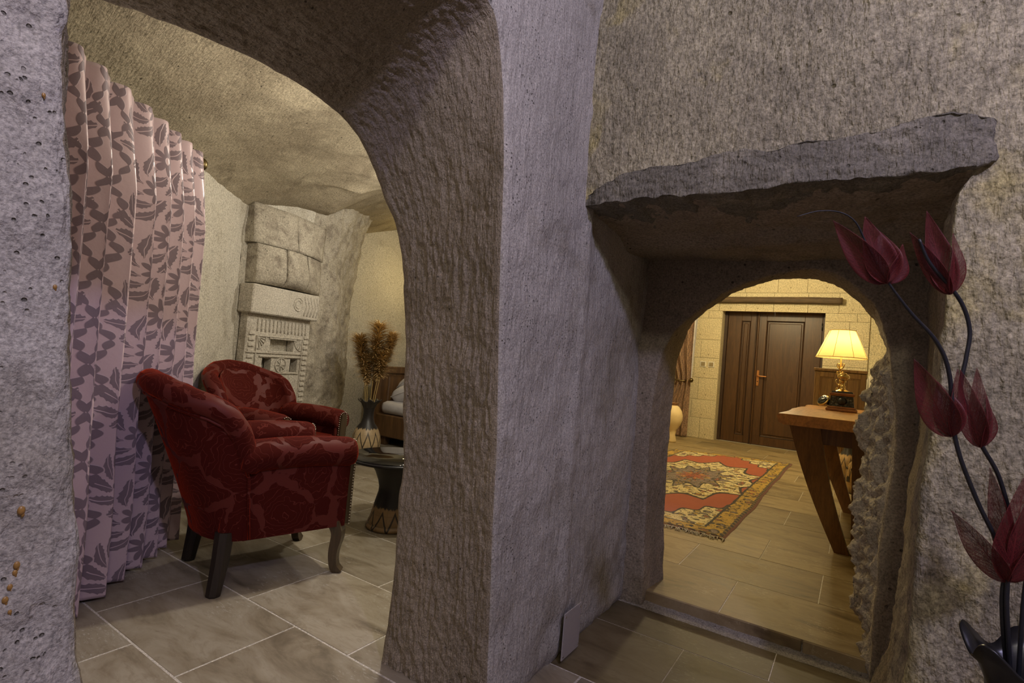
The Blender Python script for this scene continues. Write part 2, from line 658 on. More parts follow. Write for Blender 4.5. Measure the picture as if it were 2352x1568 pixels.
# --- wall_left: the thick wall with the big arch towards the sitting room
ns = [110, 190, 300]
fr = segs([[(0.33, 0), (0.289, 0.527), (0.27, 0.727), (0.246, 0.938), (0.217, 1.191), (0.203, 1.338)],
           [(0.203, 1.338), (0.195, 1.47), (0.23, 1.58), (0.36, 1.66), (0.55, 1.70), (0.73, 1.745), (0.88, 1.815), (0.975, 1.822), (1.022, 1.765), (1.057, 1.652)],
           [(1.057, 1.652), (1.09, 1.441), (1.109, 1.22), (1.135, 0.997), (1.165, 0.768), (1.18, 0.538), (1.202, 0.304), (1.22, 0.104), (1.235, 0.0)]], ns)
bk = segs([[(0.33, 0), (0.30, 0.5), (0.295, 1.0), (0.30, 1.45)],
           [(0.30, 1.45), (0.316, 1.529), (0.376, 1.561), (0.496, 1.583), (0.624, 1.600), (0.735, 1.597), (0.836, 1.588), (0.909, 1.567), (0.974, 1.526), (1.05, 1.439)],
           [(1.05, 1.439), (1.115, 1.34), (1.168, 1.19), (1.205, 1.02), (1.218, 0.907), (1.24, 0.631), (1.242, 0.356), (1.232, 0.157), (1.225, 0.0)]], ns)


def outer(c, y0, y1, z1, ns):
    i1, i2 = ns[0] - 1, ns[0] + ns[1] - 2
    o = np.zeros_like(c)
    o[:i1 + 1] = np.stack([np.full(i1 + 1, y0), c[:i1 + 1, 1]], -1)
    top = np.array([(y0, c[i1, 1]), (y0, z1), (y1, z1), (y1, c[i2, 1])])
    s = np.r_[0, np.cumsum(np.linalg.norm(np.diff(top, axis=0), axis=1))]
    q = np.linspace(0, s[-1], ns[1])
    o[i1:i2 + 1] = np.stack([np.interp(q, s, top[:, k]) for k in (0, 1)], -1)
    o[i2:] = np.stack([np.full(len(c) - i2, y1), c[i2:, 1]], -1)
    return o


fo = outer(fr, -2.2, 2.30, 2.8, ns)
bo = outer(bk, -1.2, 2.32, 2.8, ns)
P = round_path([at_x(fo, XF), at_x(fr, XF), at_x(bk, XB), at_x(bo, XB)], [110, 150, 30], [0, 0.022, 0.03, 0])
arc = np.r_[0, np.cumsum(np.linalg.norm(np.diff(fr, axis=0), axis=1))]


def d_left(P):
    X_, Y_, Z_ = P[..., 0], P[..., 1], P[..., 2]
    S = np.broadcast_to(arc[:, None], X_.shape)
    r = 0.010 * fbm(P * 3.0, 3) + 0.0035 * fbm(P * 14, 3)
    inr = np.clip((XF - 0.012 - X_) / 0.02, 0, 1) * np.clip((X_ - XB - 0.01) / 0.02, 0, 1)
    warp = 0.012 * fbm(P * 7 + 3, 2)
    q = np.stack([(X_ + warp) * 92, S * 16.0, S * 0 + 2.2], -1)
    gro = fbm(q, 2, 0.5)
    rough = 0.6 + 0.6 * np.clip(fbm(P * 3.5 + 9, 2), -1, 1)
    r = r + inr * (0.0042 * gro * rough + 0.0026 * fbm(P * 75, 3, 0.6))
    frontm = np.clip((X_ - XF + 0.012) / 0.01, 0, 1)
    q2 = np.stack([Y_ * 95, Z_ * 14, X_ * 10], -1)
    near = np.clip((0.35 - Y_) / 0.1, 0, 1)
    r = r + frontm * ((1 - near) * 0.0016 * fbm(q2, 2) + near * 0.0048 * fbm(P * 70, 3, 0.7))
    r = r - frontm * 0.012 * np.exp(-((Y_ - 1.60) / 0.035) ** 2)
    # mortar fillet along the floor
    r = r + frontm * (Y_ > 0.6) * 0.012 * np.clip(1 - Z_ / 0.05, 0, 1) ** 2
    return r


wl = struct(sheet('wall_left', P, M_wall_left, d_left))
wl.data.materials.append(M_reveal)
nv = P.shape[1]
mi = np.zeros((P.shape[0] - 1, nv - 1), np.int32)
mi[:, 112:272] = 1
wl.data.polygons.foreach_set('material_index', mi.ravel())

# --- wall_back: the front wall with the niche, its reveal and soffit
YN = 1.55
nb = [150, 200]
edge = segs([[(-0.86, 1.498), (-0.5, 1.502), (-0.2, 1.50), (0.0, 1.493), (0.19, 1.488)],
             [(0.19, 1.488), (0.165, 1.43), (0.161, 1.28), (0.158, 0.98), (0.138, 0.68), (0.128, 0.318), (0.10, 0.12), (0.075, 0.0)]], nb)
ou = np.zeros_like(edge)
ou[:nb[0]] = np.stack([np.linspace(-0.86, 2.4, nb[0]) ** 1, np.full(nb[0], 2.8)], -1)
ou[:nb[0], 0] = np.interp(np.linspace(0, 1, nb[0]), [0, 0.75, 1], [-0.86, 0.6, 2.4])
rr = np.linspace(0, 1, nb[1])
ou[nb[0] - 1:, 0] = 2.4
ou[nb[0] - 1:, 1] = np.interp(rr, [0, 0.35, 1], [2.8, 1.3, 0.0])
in1 = edge.copy()
in1[:nb[0], 1] = np.interp(edge[:nb[0], 0], [-0.86, 0.19], [1.47, 1.455])
in1[nb[0] - 1:, 1] = np.minimum(in1[nb[0] - 1:, 1], 1.455)
in1[nb[0] - 1:, 0] += 0.012
in2 = in1.copy()
in2[:nb[0], 1] -= 0.035
in2[nb[0] - 1:, 1] = np.minimum(in2[nb[0] - 1:, 1], 1.42)
in3 = in2.copy()
in3[nb[0] - 1:, 0] += 0.02
P = round_path([at_y(ou, YN), at_y(edge, YN), at_y(in1, 1.88), at_y(in2, 1.95), at_y(in3, 2.34)], [150, 40, 14, 30], [0, 0.014, 0.015, 0.02, 0])


def d_back(P):
    X_, Y_, Z_ = P[..., 0], P[..., 1], P[..., 2]
    r = 0.012 * fbm(P * 2.6 + 4, 3) + 0.004 * fbm(P * 12, 3)
    q = np.stack([(X_ + 0.25 * Z_) * 85, Y_ * 20, Z_ * 30], -1)
    fm = np.clip((YN + 0.03 - Y_) / 0.03, 0, 1)
    r = r + fm * 0.0028 * fbm(q, 2) * (0.6 + 0.7 * np.clip(fbm(P * 3, 2) + 0.2, 0, 1))
    r = r + (1 - fm) * 0.004 * fbm(P * 30, 3)
    low = np.clip((0.75 - Z_) / 0.4, 0, 1) * np.clip((0.32 - X_) / 0.15, 0, 1)
    r = r + low * 0.022 * fbm(P * np.array([7, 7, 4.0]), 3)
    return r


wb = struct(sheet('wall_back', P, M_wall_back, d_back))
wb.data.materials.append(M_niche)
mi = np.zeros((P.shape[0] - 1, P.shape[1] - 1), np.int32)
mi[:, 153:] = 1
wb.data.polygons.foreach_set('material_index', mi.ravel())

# --- wall_niche: the wall at the back of the niche with the small arch
YA, YAB = 2.20, 2.42
na = [120, 170, 170]
af = segs([[(-0.69, 0), (-0.705, 0.3), (-0.715, 0.6), (-0.71, 0.9), (-0.69, 1.06)],
           [(-0.69, 1.06), (-0.645, 1.14), (-0.56, 1.231), (-0.48, 1.294), (-0.402, 1.337), (-0.267, 1.381), (-0.181, 1.393), (-0.112, 1.386), (-0.043, 1.351), (0.024, 1.282), (0.065, 1.207)],
           [(0.065, 1.207), (0.098, 1.046), (0.12, 0.829), (0.10, 0.536), (0.091, 0.246), (0.083, 0.0)]], na)
ab = segs([[(-0.67, 0.0), (-0.685, 0.35), (-0.69, 0.69), (-0.684, 0.987), (-0.672, 1.07)],
           [(-0.672, 1.07), (-0.631, 1.198), (-0.543, 1.28), (-0.44, 1.35), (-0.276, 1.40), (-0.12, 1.376), (-0.03, 1.315), (0.035, 1.235), (0.07, 1.16)],
           [(0.07, 1.16), (0.088, 1.10), (0.055, 1.072), (0.038, 0.998), (0.027, 0.947), (0.035, 0.90), (0.004, 0.82), (0.024, 0.717), (0.017, 0.585), (0.019, 0.47), (0.024, 0.326), (0.017, 0.26), (0.033, 0.168), (0.069, 0.116), (0.08, 0.0)]], na)
ao = outer(af, -0.86, 0.30, 1.55, na)
abo = outer(ab, -1.05, 0.14, 2.75, na)
P = round_path([at_y(ao, YA), at_y(af, YA), at_y(ab, YAB), at_y(abo, YAB)], [26, 64, 14], [0, 0.012, 0.018, 0])


def d_niche(P):
    X_, Y_, Z_ = P[..., 0], P[..., 1], P[..., 2]
    r = 0.007 * fbm(P * 4 + 2, 3) + 0.0025 * fbm(P * 25, 3)
    rock = np.clip((X_ + 0.12) / 0.08, 0, 1) * np.clip((1.12 - Z_) / 0.08, 0, 1) * np.clip((Y_ - YA - 0.02) / 0.03, 0, 1)
    rg = 1 - np.abs(fbm(P * np.array([16, 16, 9.0]) + 1.5, 4, 0.55))
    r = r + rock * (0.030 * (rg - 0.75) + 0.012 * fbm(P * 45, 3))
    ar = np.clip((Z_ - 1.05) / 0.1, 0, 1) * np.clip((Y_ - YA + 0.005) / 0.02, 0, 1)
    return r + ar * 0.003 * fbm(P * 60, 2)


wn = struct(sheet('wall_niche', P, M_niche, d_niche))
wn.data.materials.append(M_rock)
mi = np.zeros((P.shape[0] - 1, P.shape[1] - 1), np.int32)
mi[na[0] + na[1] - 12:, 30:] = 1
wn.data.polygons.foreach_set('material_index', mi.ravel())

# --- the basalt lintel stone over the niche
xs = np.linspace(-0.775, 0.238, 260)
top = np.interp(xs, [-0.78, -0.70, -0.56, -0.43, -0.30, -0.24, -0.147, -0.09, 0.0, 0.154, 0.238], [1.520, 1.558, 1.585, 1.592, 1.600, 1.590, 1.606, 1.600, 1.608, 1.626, 1.600])
bot = np.full(len(xs), 1.492)
bot = np.where(xs > 0.2, 1.492 + (xs - 0.2) * 0.5, bot)
top = top + 0.006 * fbm(np.stack([xs * 14, xs * 0, xs * 0], -1), 3)
bot = bot + 0.006 * fbm(np.stack([xs * 22, xs * 0 + 3, xs * 0], -1), 3)
yf = 1.533 + 0.004 * fbm(np.stack([xs * 6, xs * 0 + 7, xs * 0], -1), 3)
yf = yf + 0.03 * np.clip((xs - 0.225) / 0.013, 0, 1) + 0.02 * np.clip((-0.72 - xs) / 0.05, 0, 1)
cols = []
for y0, y1, za, zb, n in ((1.72, None, top, top, 10), (None, None, top, bot, 34), (None, 1.90, bot, bot - 0.004, 40)):
    for q in np.linspace(0, 1, n):
        ya = yf if y0 is None else np.full(len(xs), y0)
        yb = yf if y1 is None else np.full(len(xs), y1)
        cols.append(np.stack([xs, ya + (yb - ya) * q, za + (zb - za) * q], -1))
P = np.stack(cols, 1)
lin = sheet('lintel_stone', P, M_basalt, lambda P: 0.006 * fbm(P * np.array([14, 14, 30.0]), 3) + 0.003 * fbm(P * 50, 3), flip=True)
tag(lin, 'dark grey basalt lintel stone spanning the top of the square niche', 'lintel')


# --- plain sheets
def flat(name, a, b, c, nu, nv, mat, amp=0.01, sc=3.0, flip=False):
    """rectangle a -> b (u) and a -> c (v)"""
    a, b, c = (np.array(q, float) for q in (a, b, c))
    u = np.linspace(0, 1, nu)[:, None, None]
    v = np.linspace(0, 1, nv)[None, :, None]
    P = a + (b - a) * u + (c - a) * v
    return struct(sheet(name, P, mat, lambda P: amp * fbm(P * sc, 3) + amp * 0.3 * fbm(P * sc * 6, 3), flip=flip))


# sitting room: diagonal window wall, hearth wall with the alcove arch, alcove wall, side wall
flat('wall_window', (-1.05, -0.72, 0), (-3.56, 1.99, 0), (-1.05, -0.72, 2.5), 160, 110, M_sit, 0.012, 2.5)
zz = np.linspace(0, 2.75, 150)
fy = np.interp(zz, [0, 1.2, 1.68, 1.85, 2.04, 2.2, 2.4, 2.75], [3.06, 3.0, 2.93, 2.945, 3.0, 3.10, 3.29, 3.8])
by = np.interp(zz, [0, 1.19, 1.575, 1.856, 2.11, 2.41, 2.75], [3.42, 3.40, 3.415, 3.455, 3.51, 3.66, 4.1])
rows = []
for q in np.linspace(0, 1, 130):
    y = 1.97 + (fy - 1.97) * q
    rows.append(np.stack([-3.56 - 0.2407 * (y - 1.99), y, zz], -1))
for q in np.linspace(0.05, 1, 40):
    y = fy + (by - fy) * q
    xa = -3.56 - 0.2407 * (fy - 1.99)
    rows.append(np.stack([xa + (-4.12 - xa) * q, y, zz], -1))
for q in np.linspace(0.1, 1, 6):
    rows.append(np.stack([-4.12 - 0.5 * q + 0 * zz, by + 0.02, zz], -1))
P = np.stack(rows, 0)
wh = struct(sheet('wall_hearth', P, M_sit, lambda P: 0.012 * fbm(P * 3.0, 3) + (0.004 + 0.010 * np.clip((P[..., 1] - 2.62) / 0.1, 0, 1)) * fbm(P * 14, 4, 0.6), flip=True))
wh.data.materials.append(M_hood)
mi = np.zeros((P.shape[0] - 1, P.shape[1] - 1), np.int32)
mi[84:] = 1
wh.data.polygons.foreach_set('material_index', mi.ravel())
flat('wall_alcove', (-4.45, 3.2, 0), (-4.45, 6.2, 0), (-4.45, 3.2, 2.9), 110, 110, M_sit, 0.010, 2.5, flip=True)
flat('wall_side', (-4.6, 5.6, 0), (-2.6, 5.6, 0), (-4.6, 5.6, 2.9), 30, 30, M_sit, 0.012, 2.5, flip=True)
flat('wall_divider', (-1.19, 2.22, 0), (-2.27, 3.32, 0), (-1.19, 2.22, 2.8), 40, 50, M_sit, 0.012, 2.5, flip=False)
flat('wall_bedside', (-2.25, 3.28, 0), (-2.25, 5.7, 0), (-2.25, 3.28, 2.8), 40, 50, M_sit, 0.012, 2.5, flip=False)

# vaulted sitting-room ceiling: springs low from the diagonal wall and the hearth wall, with tooled ridges
X_, Y_ = np.meshgrid(np.linspace(-4.9, -1.15, 330), np.linspace(-0.9, 6.2, 420), indexing='ij')
h1 = np.interp(X_, [-4.9, -3.9, -3.66, -3.38, -3.33, -3.05, -2.89, -2.84, -2.62, -2.3, -1.15],
               [1.98, 2.02, 2.05, 2.215, 2.192, 2.285, 2.315, 2.292, 2.340, 2.38, 2.40])
far = np.clip((Y_ - 2.75) / 0.45, 0, 1)
h1 = h1 * (1 - far) + far * np.maximum(h1, 2.45)
wob_ = 0.03 * vnoise(np.stack([Y_ * 2.3, X_ * 0, X_ * 0 + 4], -1))
for xr_, am_ in ((-3.36, 0.030), (-3.13, 0.014), (-2.87, 0.034), (-2.55, 0.018)):
    h1 = h1 - am_ * np.exp(-((X_ + wob_ - xr_) / 0.035) ** 2)
dd = (X_ + 2.2) * 0.742 + (Y_ - 0.49) * 0.67          # distance in front of the diagonal wall
dd = dd + 0.06
h2 = 1.815 + np.interp(dd, [-0.5, 0, 0.10, 0.25, 0.45, 0.75, 1.4], [-0.3, 0.0, 0.085, 0.19, 0.30, 0.44, 0.75])
k = 0.12
hm = np.clip(0.5 + 0.5 * (h2 - h1) / k, 0, 1)
h = h2 * (1 - hm) + h1 * hm - k * hm * (1 - hm)
P = np.stack([X_, Y_, h], -1)
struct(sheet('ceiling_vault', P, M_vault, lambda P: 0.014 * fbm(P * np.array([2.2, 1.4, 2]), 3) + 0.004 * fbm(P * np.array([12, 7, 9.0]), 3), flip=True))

# front room shell behind the camera
flat('ceiling_front', (-0.95, -2.3, 2.62), (2.5, -2.3, 2.62), (-0.95, 1.7, 2.62), 30, 30, M_niche, 0.012, 2.0, flip=True)
flat('wall_front', (-0.95, -2.2, 0), (2.5, -2.2, 0), (-0.95, -2.2, 2.8), 30, 30, M_niche, 0.012, 2.0, flip=True)
flat('wall_right', (2.35, -2.3, 0), (2.35, 1.7, 0), (2.35, -2.3, 2.8), 30, 30, M_niche, 0.012, 2.0, flip=False)

# study (room behind the small arch)
flat('wall_study_near', (-1.03, 2.40, 0), (-2.12, 3.50, 0), (-1.03, 2.40, 2.75), 40, 40, M_yellow, 0.01, 2.0, flip=True)
flat('wall_study_left', (-2.10, 3.46, 0), (-2.80, 8.5, 0), (-2.10, 3.46, 2.75), 60, 40, M_yellow, 0.01, 2.0, flip=True)
flat('ceiling_study', (-3.2, 2.38, 2.62), (0.9, 2.38, 2.62), (-3.2, 8.5, 2.62), 40, 60, M_yellow, 0.01, 2.0, flip=True)

# right wall of the study: solid below, a long arched recess above a ledge
zs = [0.0, 1.10, 1.12, 1.13, 2.10, 2.12, 2.75]
xr = [0.095, 0.095, 0.11, 0.55, 0.55, 0.11, 0.095]
pz, px_ = [], []
for a in range(len(zs) - 1):
    for q in np.linspace(0, 1, 24 if a in (0, 3) else 10, endpoint=False):
        pz.append(zs[a] + (zs[a + 1] - zs[a]) * q)
        px_.append(xr[a] + (xr[a + 1] - xr[a]) * q)
pz.append(zs[-1])
px_.append(xr[-1])
yy = np.linspace(2.35, 8.45, 200)
P = np.stack([np.broadcast_to(np.array(px_)[None, :], (200, len(pz))), np.broadcast_to(yy[:, None], (200, len(pz))), np.broadcast_to(np.array(pz)[None, :], (200, len(pz)))], -1)
struct(sheet('wall_study_right', P, M_sit, lambda P: 0.006 * fbm(P * 3, 3) + 0.002 * fbm(P * 18, 3), flip=False))

# far wall of the study: backing with the door opening, coursed blocks as pieces
wd = MB()
for x0, x1, z0, z1 in ((-3.2, -1.70, 0, 2.75), (-0.40, 0.9, 0, 2.75), (-1.70, -0.40, 2.06, 2.75)):
    wd.box(((x0 + x1) / 2, 8.30, (z0 + z1) / 2), (x1 - x0, 0.28, z1 - z0))
wall_door = struct(wd.build('wall_door', M_yellow))
rng = random.Random(3)
cache = {}


def block_mesh(nm, sx, sy, sz, bev, mat):
    k = (nm, round(sx, 3), round(sy, 3), round(sz, 3))
    if k not in cache:
        b = MB()
        b.box((0, 0, 0), (sx, sy, sz), bev)
        me = bpy.data.meshes.new(nm)
        me.from_pydata(b.v, [], b.f)
        me.materials.append(mat)
        me.update()
        cache[k] = me
    return cache[k]


z = 0.06
row = 0
while z < 2.7:
    hgt = [0.30, 0.27, 0.32][row % 3]
    for x0, x1 in ((-2.75, -1.70), (-0.40, 0.10)) if z < 1.95 else ((-2.75, 0.10),):
        x = x0 - (0.22 if row % 2 else 0.0)
        while x < x1 - 0.02:
            w = rng.choice([0.42, 0.50, 0.36])
            a, b = max(x, x0), min(x + w, x1)
            if x1 - b < 0.08:
                b = x1
            top_z = min(z + hgt, 1.95 if z < 1.95 < z + hgt else 9)
            if b - a > 0.05:
                o = bpy.data.objects.new('stone_block', block_mesh('stone_block', b - a - 0.003, 0.03, top_z - z - 0.003, 0.002, M_yellow))
                COL.objects.link(o)
                o.parent = wall_door
                o.location = ((a + b) / 2, 8.153 + rng.uniform(-0.002, 0.002), (z + top_z) / 2)
            x = b if b == x1 else x + w
    z = top_z
    row += 1

# --- floors with their travertine tiles
fl = MB()
fl.box((-1.2, 1.4, -0.0235), (7.6, 8.6, 0.044))
floor_l = struct(fl.build('floor', M_grout))
fl = MB()
fl.prism([(-0.95, 2.25), (0.7, 2.25), (0.7, 8.54), (-2.85, 8.54), (-2.15, 3.46)], -0.024, 0.0586)
floor_r = struct(fl.build('floor_study', M_grout))


def tile(floor, x0, x1, y0, y1, z, mat, gap=0.006, th=0.012, dz=0.0):
    sx, sy = x1 - x0 - gap, y1 - y0 - gap
    if sx < 0.03 or sy < 0.02:
        return
    k = ('tile', round(sx, 3), round(sy, 3), mat.name)
    if k not in cache:
        c = 0.0009
        a, b = sx / 2, sy / 2
        V = [(-a, -b, -th), (a, -b, -th), (a, b, -th), (-a, b, -th), (-a, -b, -c), (a, -b, -c), (a, b, -c), (-a, b, -c),
             (-a + c, -b + c, 0), (a - c, -b + c, 0), (a - c, b - c, 0), (-a + c, b - c, 0)]
        F = [(8, 9, 10, 11)] + [(i, (i + 1) % 4, 4 + (i + 1) % 4, 4 + i) for i in range(4)] + [(4 + i, 4 + (i + 1) % 4, 8 + (i + 1) % 4, 8 + i) for i in range(4)]
        me = bpy.data.meshes.new('floor_tile')
        me.from_pydata(V, [], F)
        me.materials.append(mat)
        me.update()
        cache[k] = me
    o = bpy.data.objects.new('floor_tile', cache[k])
    COL.objects.link(o)
    o.parent = floor
    o.location = ((x0 + x1) / 2, (y0 + y1) / 2, z + dz)


rng = random.Random(11)


def joints(known, lo, hi, step):
    """fill tile joints left and right of the measured ones"""
    k = sorted(known)
    while k[0] > lo:
        k.insert(0, k[0] - step * rng.choice([0.9, 1.0, 1.12]))
    while k[-1] < hi:
        k.append(k[-1] + step * rng.choice([0.9, 1.0, 1.12]))
    k[0], k[-1] = lo, hi
    return k


ys = [-1.58, -1.18, -0.78, -0.38, 0.01, 0.405, 0.80, 1.186, 1.588, 1.985, 2.385, 2.79, 3.19, 3.59, 4.0, 4.4, 4.8, 5.2, 5.6]
known = {0.405: [-1.82, -1.30], 0.80: [-2.105, -1.56], 1.186: [-1.852, -1.294], 1.588: [-2.137, -1.59], 1.985: [-1.80, -2.42]}
for y0, y1 in zip(ys[:-1], ys[1:]):
    if y0 < 1.9:
        lo, hi = -4.4, 2.34
    else:
        lo, hi = -4.44, max(-1.21 - max(0, (y1 - 2.3)) * 0.95, -2.27)
    ks = joints(known.get(y0, [rng.uniform(-2.2, -1.8)]), lo, hi, 0.553)
    for a, b in zip(ks[:-1], ks[1:]):
        # keep to the rooms: not under the diagonal wall
        if (b + 2.2) * 0.742 + (y1 - 0.45) * 0.67 < -0.05 and b < -1.2:
            continue
        if y0 == 1.588 and a > -0.9:
            continue
        tile(floor_l, a, b, y0, y1, -0.0005, M_tile, dz=rng.uniform(-0.0006, 0.0006))
# niche floor in front of the step
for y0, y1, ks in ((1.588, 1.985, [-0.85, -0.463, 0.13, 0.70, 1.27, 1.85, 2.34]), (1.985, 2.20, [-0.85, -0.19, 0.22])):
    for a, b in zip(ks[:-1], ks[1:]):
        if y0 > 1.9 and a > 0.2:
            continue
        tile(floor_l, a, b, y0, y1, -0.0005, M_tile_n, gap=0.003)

# step riser and its mortar toe
for a, b in ((-0.72, -0.115), (-0.115, 0.12)):
    r_ = MB()
    r_.box((0, 0, 0), (b - a - 0.004, 0.014, 0.05), 0.003)
    o = r_.build('riser_tile', M_tile_r, floor_r)
    o.location = ((a + b) / 2, 2.243, 0.034)
xs = np.linspace(-0.78, 0.14, 120)
rows = []
for q in np.linspace(0, 1, 8):
    rows.append(np.stack([xs, 2.246 - 0.05 * q + 0 * xs, 0.022 * (1 - q) ** 1.3 + 0.001 - 0.002 * (q > 0.99) + 0 * xs], -1))
sheet('mortar_toe', np.stack(rows, 1), M_mortar, lambda P: 0.0025 * fbm(P * 40, 3), parent=floor_r, flip=True)

ys = [2.238, 2.65, 3.06, 3.48, 3.91, 4.363, 4.80, 5.25, 5.68, 6.12, 6.55, 6.98, 7.40, 7.82, 8.28]
known = {2.238: [-0.403, 0.14], 2.65: [-0.67, -0.087], 3.06: [-0.37], 3.48: [-0.08, -0.66], 3.91: [-0.347], 4.363: [-0.62, -0.05], 4.80: [-0.335], 5.25: [-0.7, -0.12]}
for y0, y1 in zip(ys[:-1], ys[1:]):
    hi = 0.12
    lo = -1.0 - (y0 - 2.42) * 0.98 if y1 < 3.5 else -2.08 - (y0 - 3.46) * 0.139
    ks = joints(known.get(y0, [rng.uniform(-1.2, -0.7)]), lo, hi, 0.585)
    for a, b in zip(ks[:-1], ks[1:]):
        tile(floor_r, a, b, y0, y1, 0.06, M_tile_r, gap=0.004, dz=rng.uniform(-0.0006, 0.0006))


# ================================================================== FABRIC MATERIALS
def velvet(name):
    m = Mat(name, Roughness=0.75)
    v = m.coord()
    n = m.n.new('ShaderNodeVectorMath')
    m.link(v, n.inputs[0])
    w = m.noise(v, 7, 3, 0.6, 0.0, True)
    sc = m.n.new('ShaderNodeVectorMath')
    sc.operation = 'SCALE'
    m.link(w, sc.inputs[0])
    sc.inputs['Scale'].default_value = 0.11
    m.link(sc.outputs[0], n.inputs[1])
    p = n.outputs[0]
    d = m.vor(p, 5.0, 'F1', 'Distance', 0.95)
    e = m.vor(p, 5.0, 'DISTANCE_TO_EDGE', 'Distance', 0.95)
    rose = m.step(m.math('ADD', e, m.math('MULTIPLY', m.math('SUBTRACT', m.noise(v, 8, 2), 0.5), 0.36)), 0.038, 0.046)
    # petal lines inside a rose
    ph = m.math('ADD', m.math('MULTIPLY', d, 10.0), m.math('MULTIPLY', m.noise(v, 15, 2), 3.6))
    fr_ = m.math('ABSOLUTE', m.math('SUBTRACT', m.math('FRACT', ph), 0.5))
    line = m.math('MULTIPLY', m.math('SUBTRACT', 1.0, m.step(fr_, 0.03, 0.06)), rose)
    col = m.mix(rose, (0.095, 0.0165, 0.012), (0.050, 0.0036, 0.0014))
    col = m.mix(m.math('MULTIPLY', line, 0.75), col, (0.12, 0.022, 0.015))
    m.set('Base Color', col)
    m.set('Roughness', m.ramp(rose, [(0, 0.5), (1, 0.9)]))
    m.set('Sheen Weight', m.ramp(rose, [(0, 0.05), (1, 1.0)]))
    m.set('Sheen Roughness', 0.3)
    m.set('Specular IOR Level', 0.15)
    m.set('Sheen Tint', (0.62, 0.055, 0.014, 1))
    b = m.bump(rose, 0.5, 0.003)
    b = m.bump(m.math('SUBTRACT', 1.0, line), 0.35, 0.002, b)
    m.bump(m.noise(v, 300, 2), 0.12, 0.002, b)
    return m.m


def damask(name, ground, motif, uscale, vscale, gl=0.3, rough_m=0.6, metal=0.0):
    """half-drop floral damask on UV metres: lobed flower, ring of curled leaves, wavy stems"""
    m = Mat(name)
    M = m.math
    uv = m.coord('UV')
    x0, y0, _ = m.sep(uv)
    nx, ny, _ = m.sep(m.noise(uv, 9, 2, 0.5, 0.0, True))
    x0 = M('ADD', M('MULTIPLY', x0, uscale), M('MULTIPLY', M('SUBTRACT', nx, 0.5), 0.16))
    y0 = M('ADD', M('MULTIPLY', y0, vscale), M('MULTIPLY', M('SUBTRACT', ny, 0.5), 0.12))
    colm = M('FLOORED_MODULO', M('FLOOR', x0), 2.0)
    x = M('SUBTRACT', M('FRACT', x0), 0.5)
    y = M('SUBTRACT', M('FRACT', M('ADD', y0, M('MULTIPLY', colm, 0.5))), 0.5)
    ax_ = M('ABSOLUTE', x)
    th = M('ARCTAN2', ax_, y)
    r = M('SQRT', M('ADD', M('MULTIPLY', M('MULTIPLY', x, x), 1.15), M('MULTIPLY', y, y)))
    lob = M('ABSOLUTE', M('COSINE', M('MULTIPLY', th, 4.5)))
    f1 = M('SUBTRACT', M('ADD', 0.10, M('MULTIPLY', lob, 0.10)), r)
    heart = M('SUBTRACT', r, 0.045)
    flower = M('MULTIPLY', m.step(f1, 0.0, 0.012), m.step(heart, 0.0, 0.01))
    s_ = M('ABSOLUTE', M('SUBTRACT', M('FRACT', M('ADD', M('MULTIPLY', th, 1.75), M('MULTIPLY', r, -3.6))), 0.5))
    wid = M('SUBTRACT', 0.43, M('MULTIPLY', M('POWER', M('DIVIDE', M('SUBTRACT', r, 0.34), 0.15), 2.0), 0.43))
    saw = M('MULTIPLY', M('ABSOLUTE', M('SINE', M('MULTIPLY', r, 75.0))), 0.07)
    leaf_ = m.step(M('SUBTRACT', M('SUBTRACT', wid, saw), s_), 0.0, 0.03)
    vein = m.step(s_, 0.018, 0.035)
    leaf_ = M('MULTIPLY', leaf_, vein)
    wav = M('ABSOLUTE', M('SUBTRACT', ax_, M('ADD', 0.43, M('MULTIPLY', M('SINE', M('MULTIPLY', y, 12.566)), 0.055))))
    lf = M('MULTIPLY', M('ABSOLUTE', M('SINE', M('MULTIPLY', y, 25.13))), 0.045)
    stem_ = m.step(M('SUBTRACT', M('ADD', 0.012, lf), wav), 0.0, 0.01)
    mot2 = M('MAXIMUM', M('MAXIMUM', flower, leaf_), stem_)
    m.set('Base Color', m.mix(mot2, ground, motif))
    m.set('Roughness', m.ramp(mot2, [(0, gl), (1, rough_m)]))
    m.set('Metallic', metal)
    m.set('Sheen Weight', 0.2)
    b = m.bump(mot2, 0.35, 0.002)
    fine = m.noise(m.coord(), 14, 4, 0.6)
    m.bump(fine, 0.15, 0.01, b)
    return m.m


M_velvet = velvet('red_rose_velvet')
M_damask = damask('mauve_damask', (0.50, 0.375, 0.385), (0.18, 0.13, 0.145), 4.4, 3.2, 0.25, 0.55)
M_damask_brown = damask('brown_damask', (0.30, 0.18, 0.11), (0.17, 0.10, 0.065), 6.0, 4.5, 0.4, 0.7)


def uv_from(o, U):
    """per-vertex UVs (nu,nv,2) onto a sheet mesh"""
    me = o.data
    lay = me.uv_layers.new(name='UVMap')
    li = np.empty(len(me.loops), np.int32)
    me.loops.foreach_get('vertex_index', li)
    lay.data.foreach_set('uv', np.asarray(U, np.float32).reshape(-1, 2)[li].ravel())


# ================================================================== ARMCHAIRS
def shell(t, z, ins=0.0):
    s = np.clip((z - 0.21) / 0.58, 0, 1.1)
    a = 0.243 + 0.052 * s - ins
    b = 0.150 + 0.155 * s ** 1.15 - ins * 1.1
    y0 = -0.13 - 0.065 * s
    return a * np.cos(t), y0 - b * np.sin(t) ** 0.85


def ztop(t):
    return np.interp(np.minimum(t, math.pi - t), [0, 0.10, 0.26, 0.45, 0.8, 1.2, 1.571], [0.50, 0.62, 0.695, 0.725, 0.752, 0.785, 0.797])


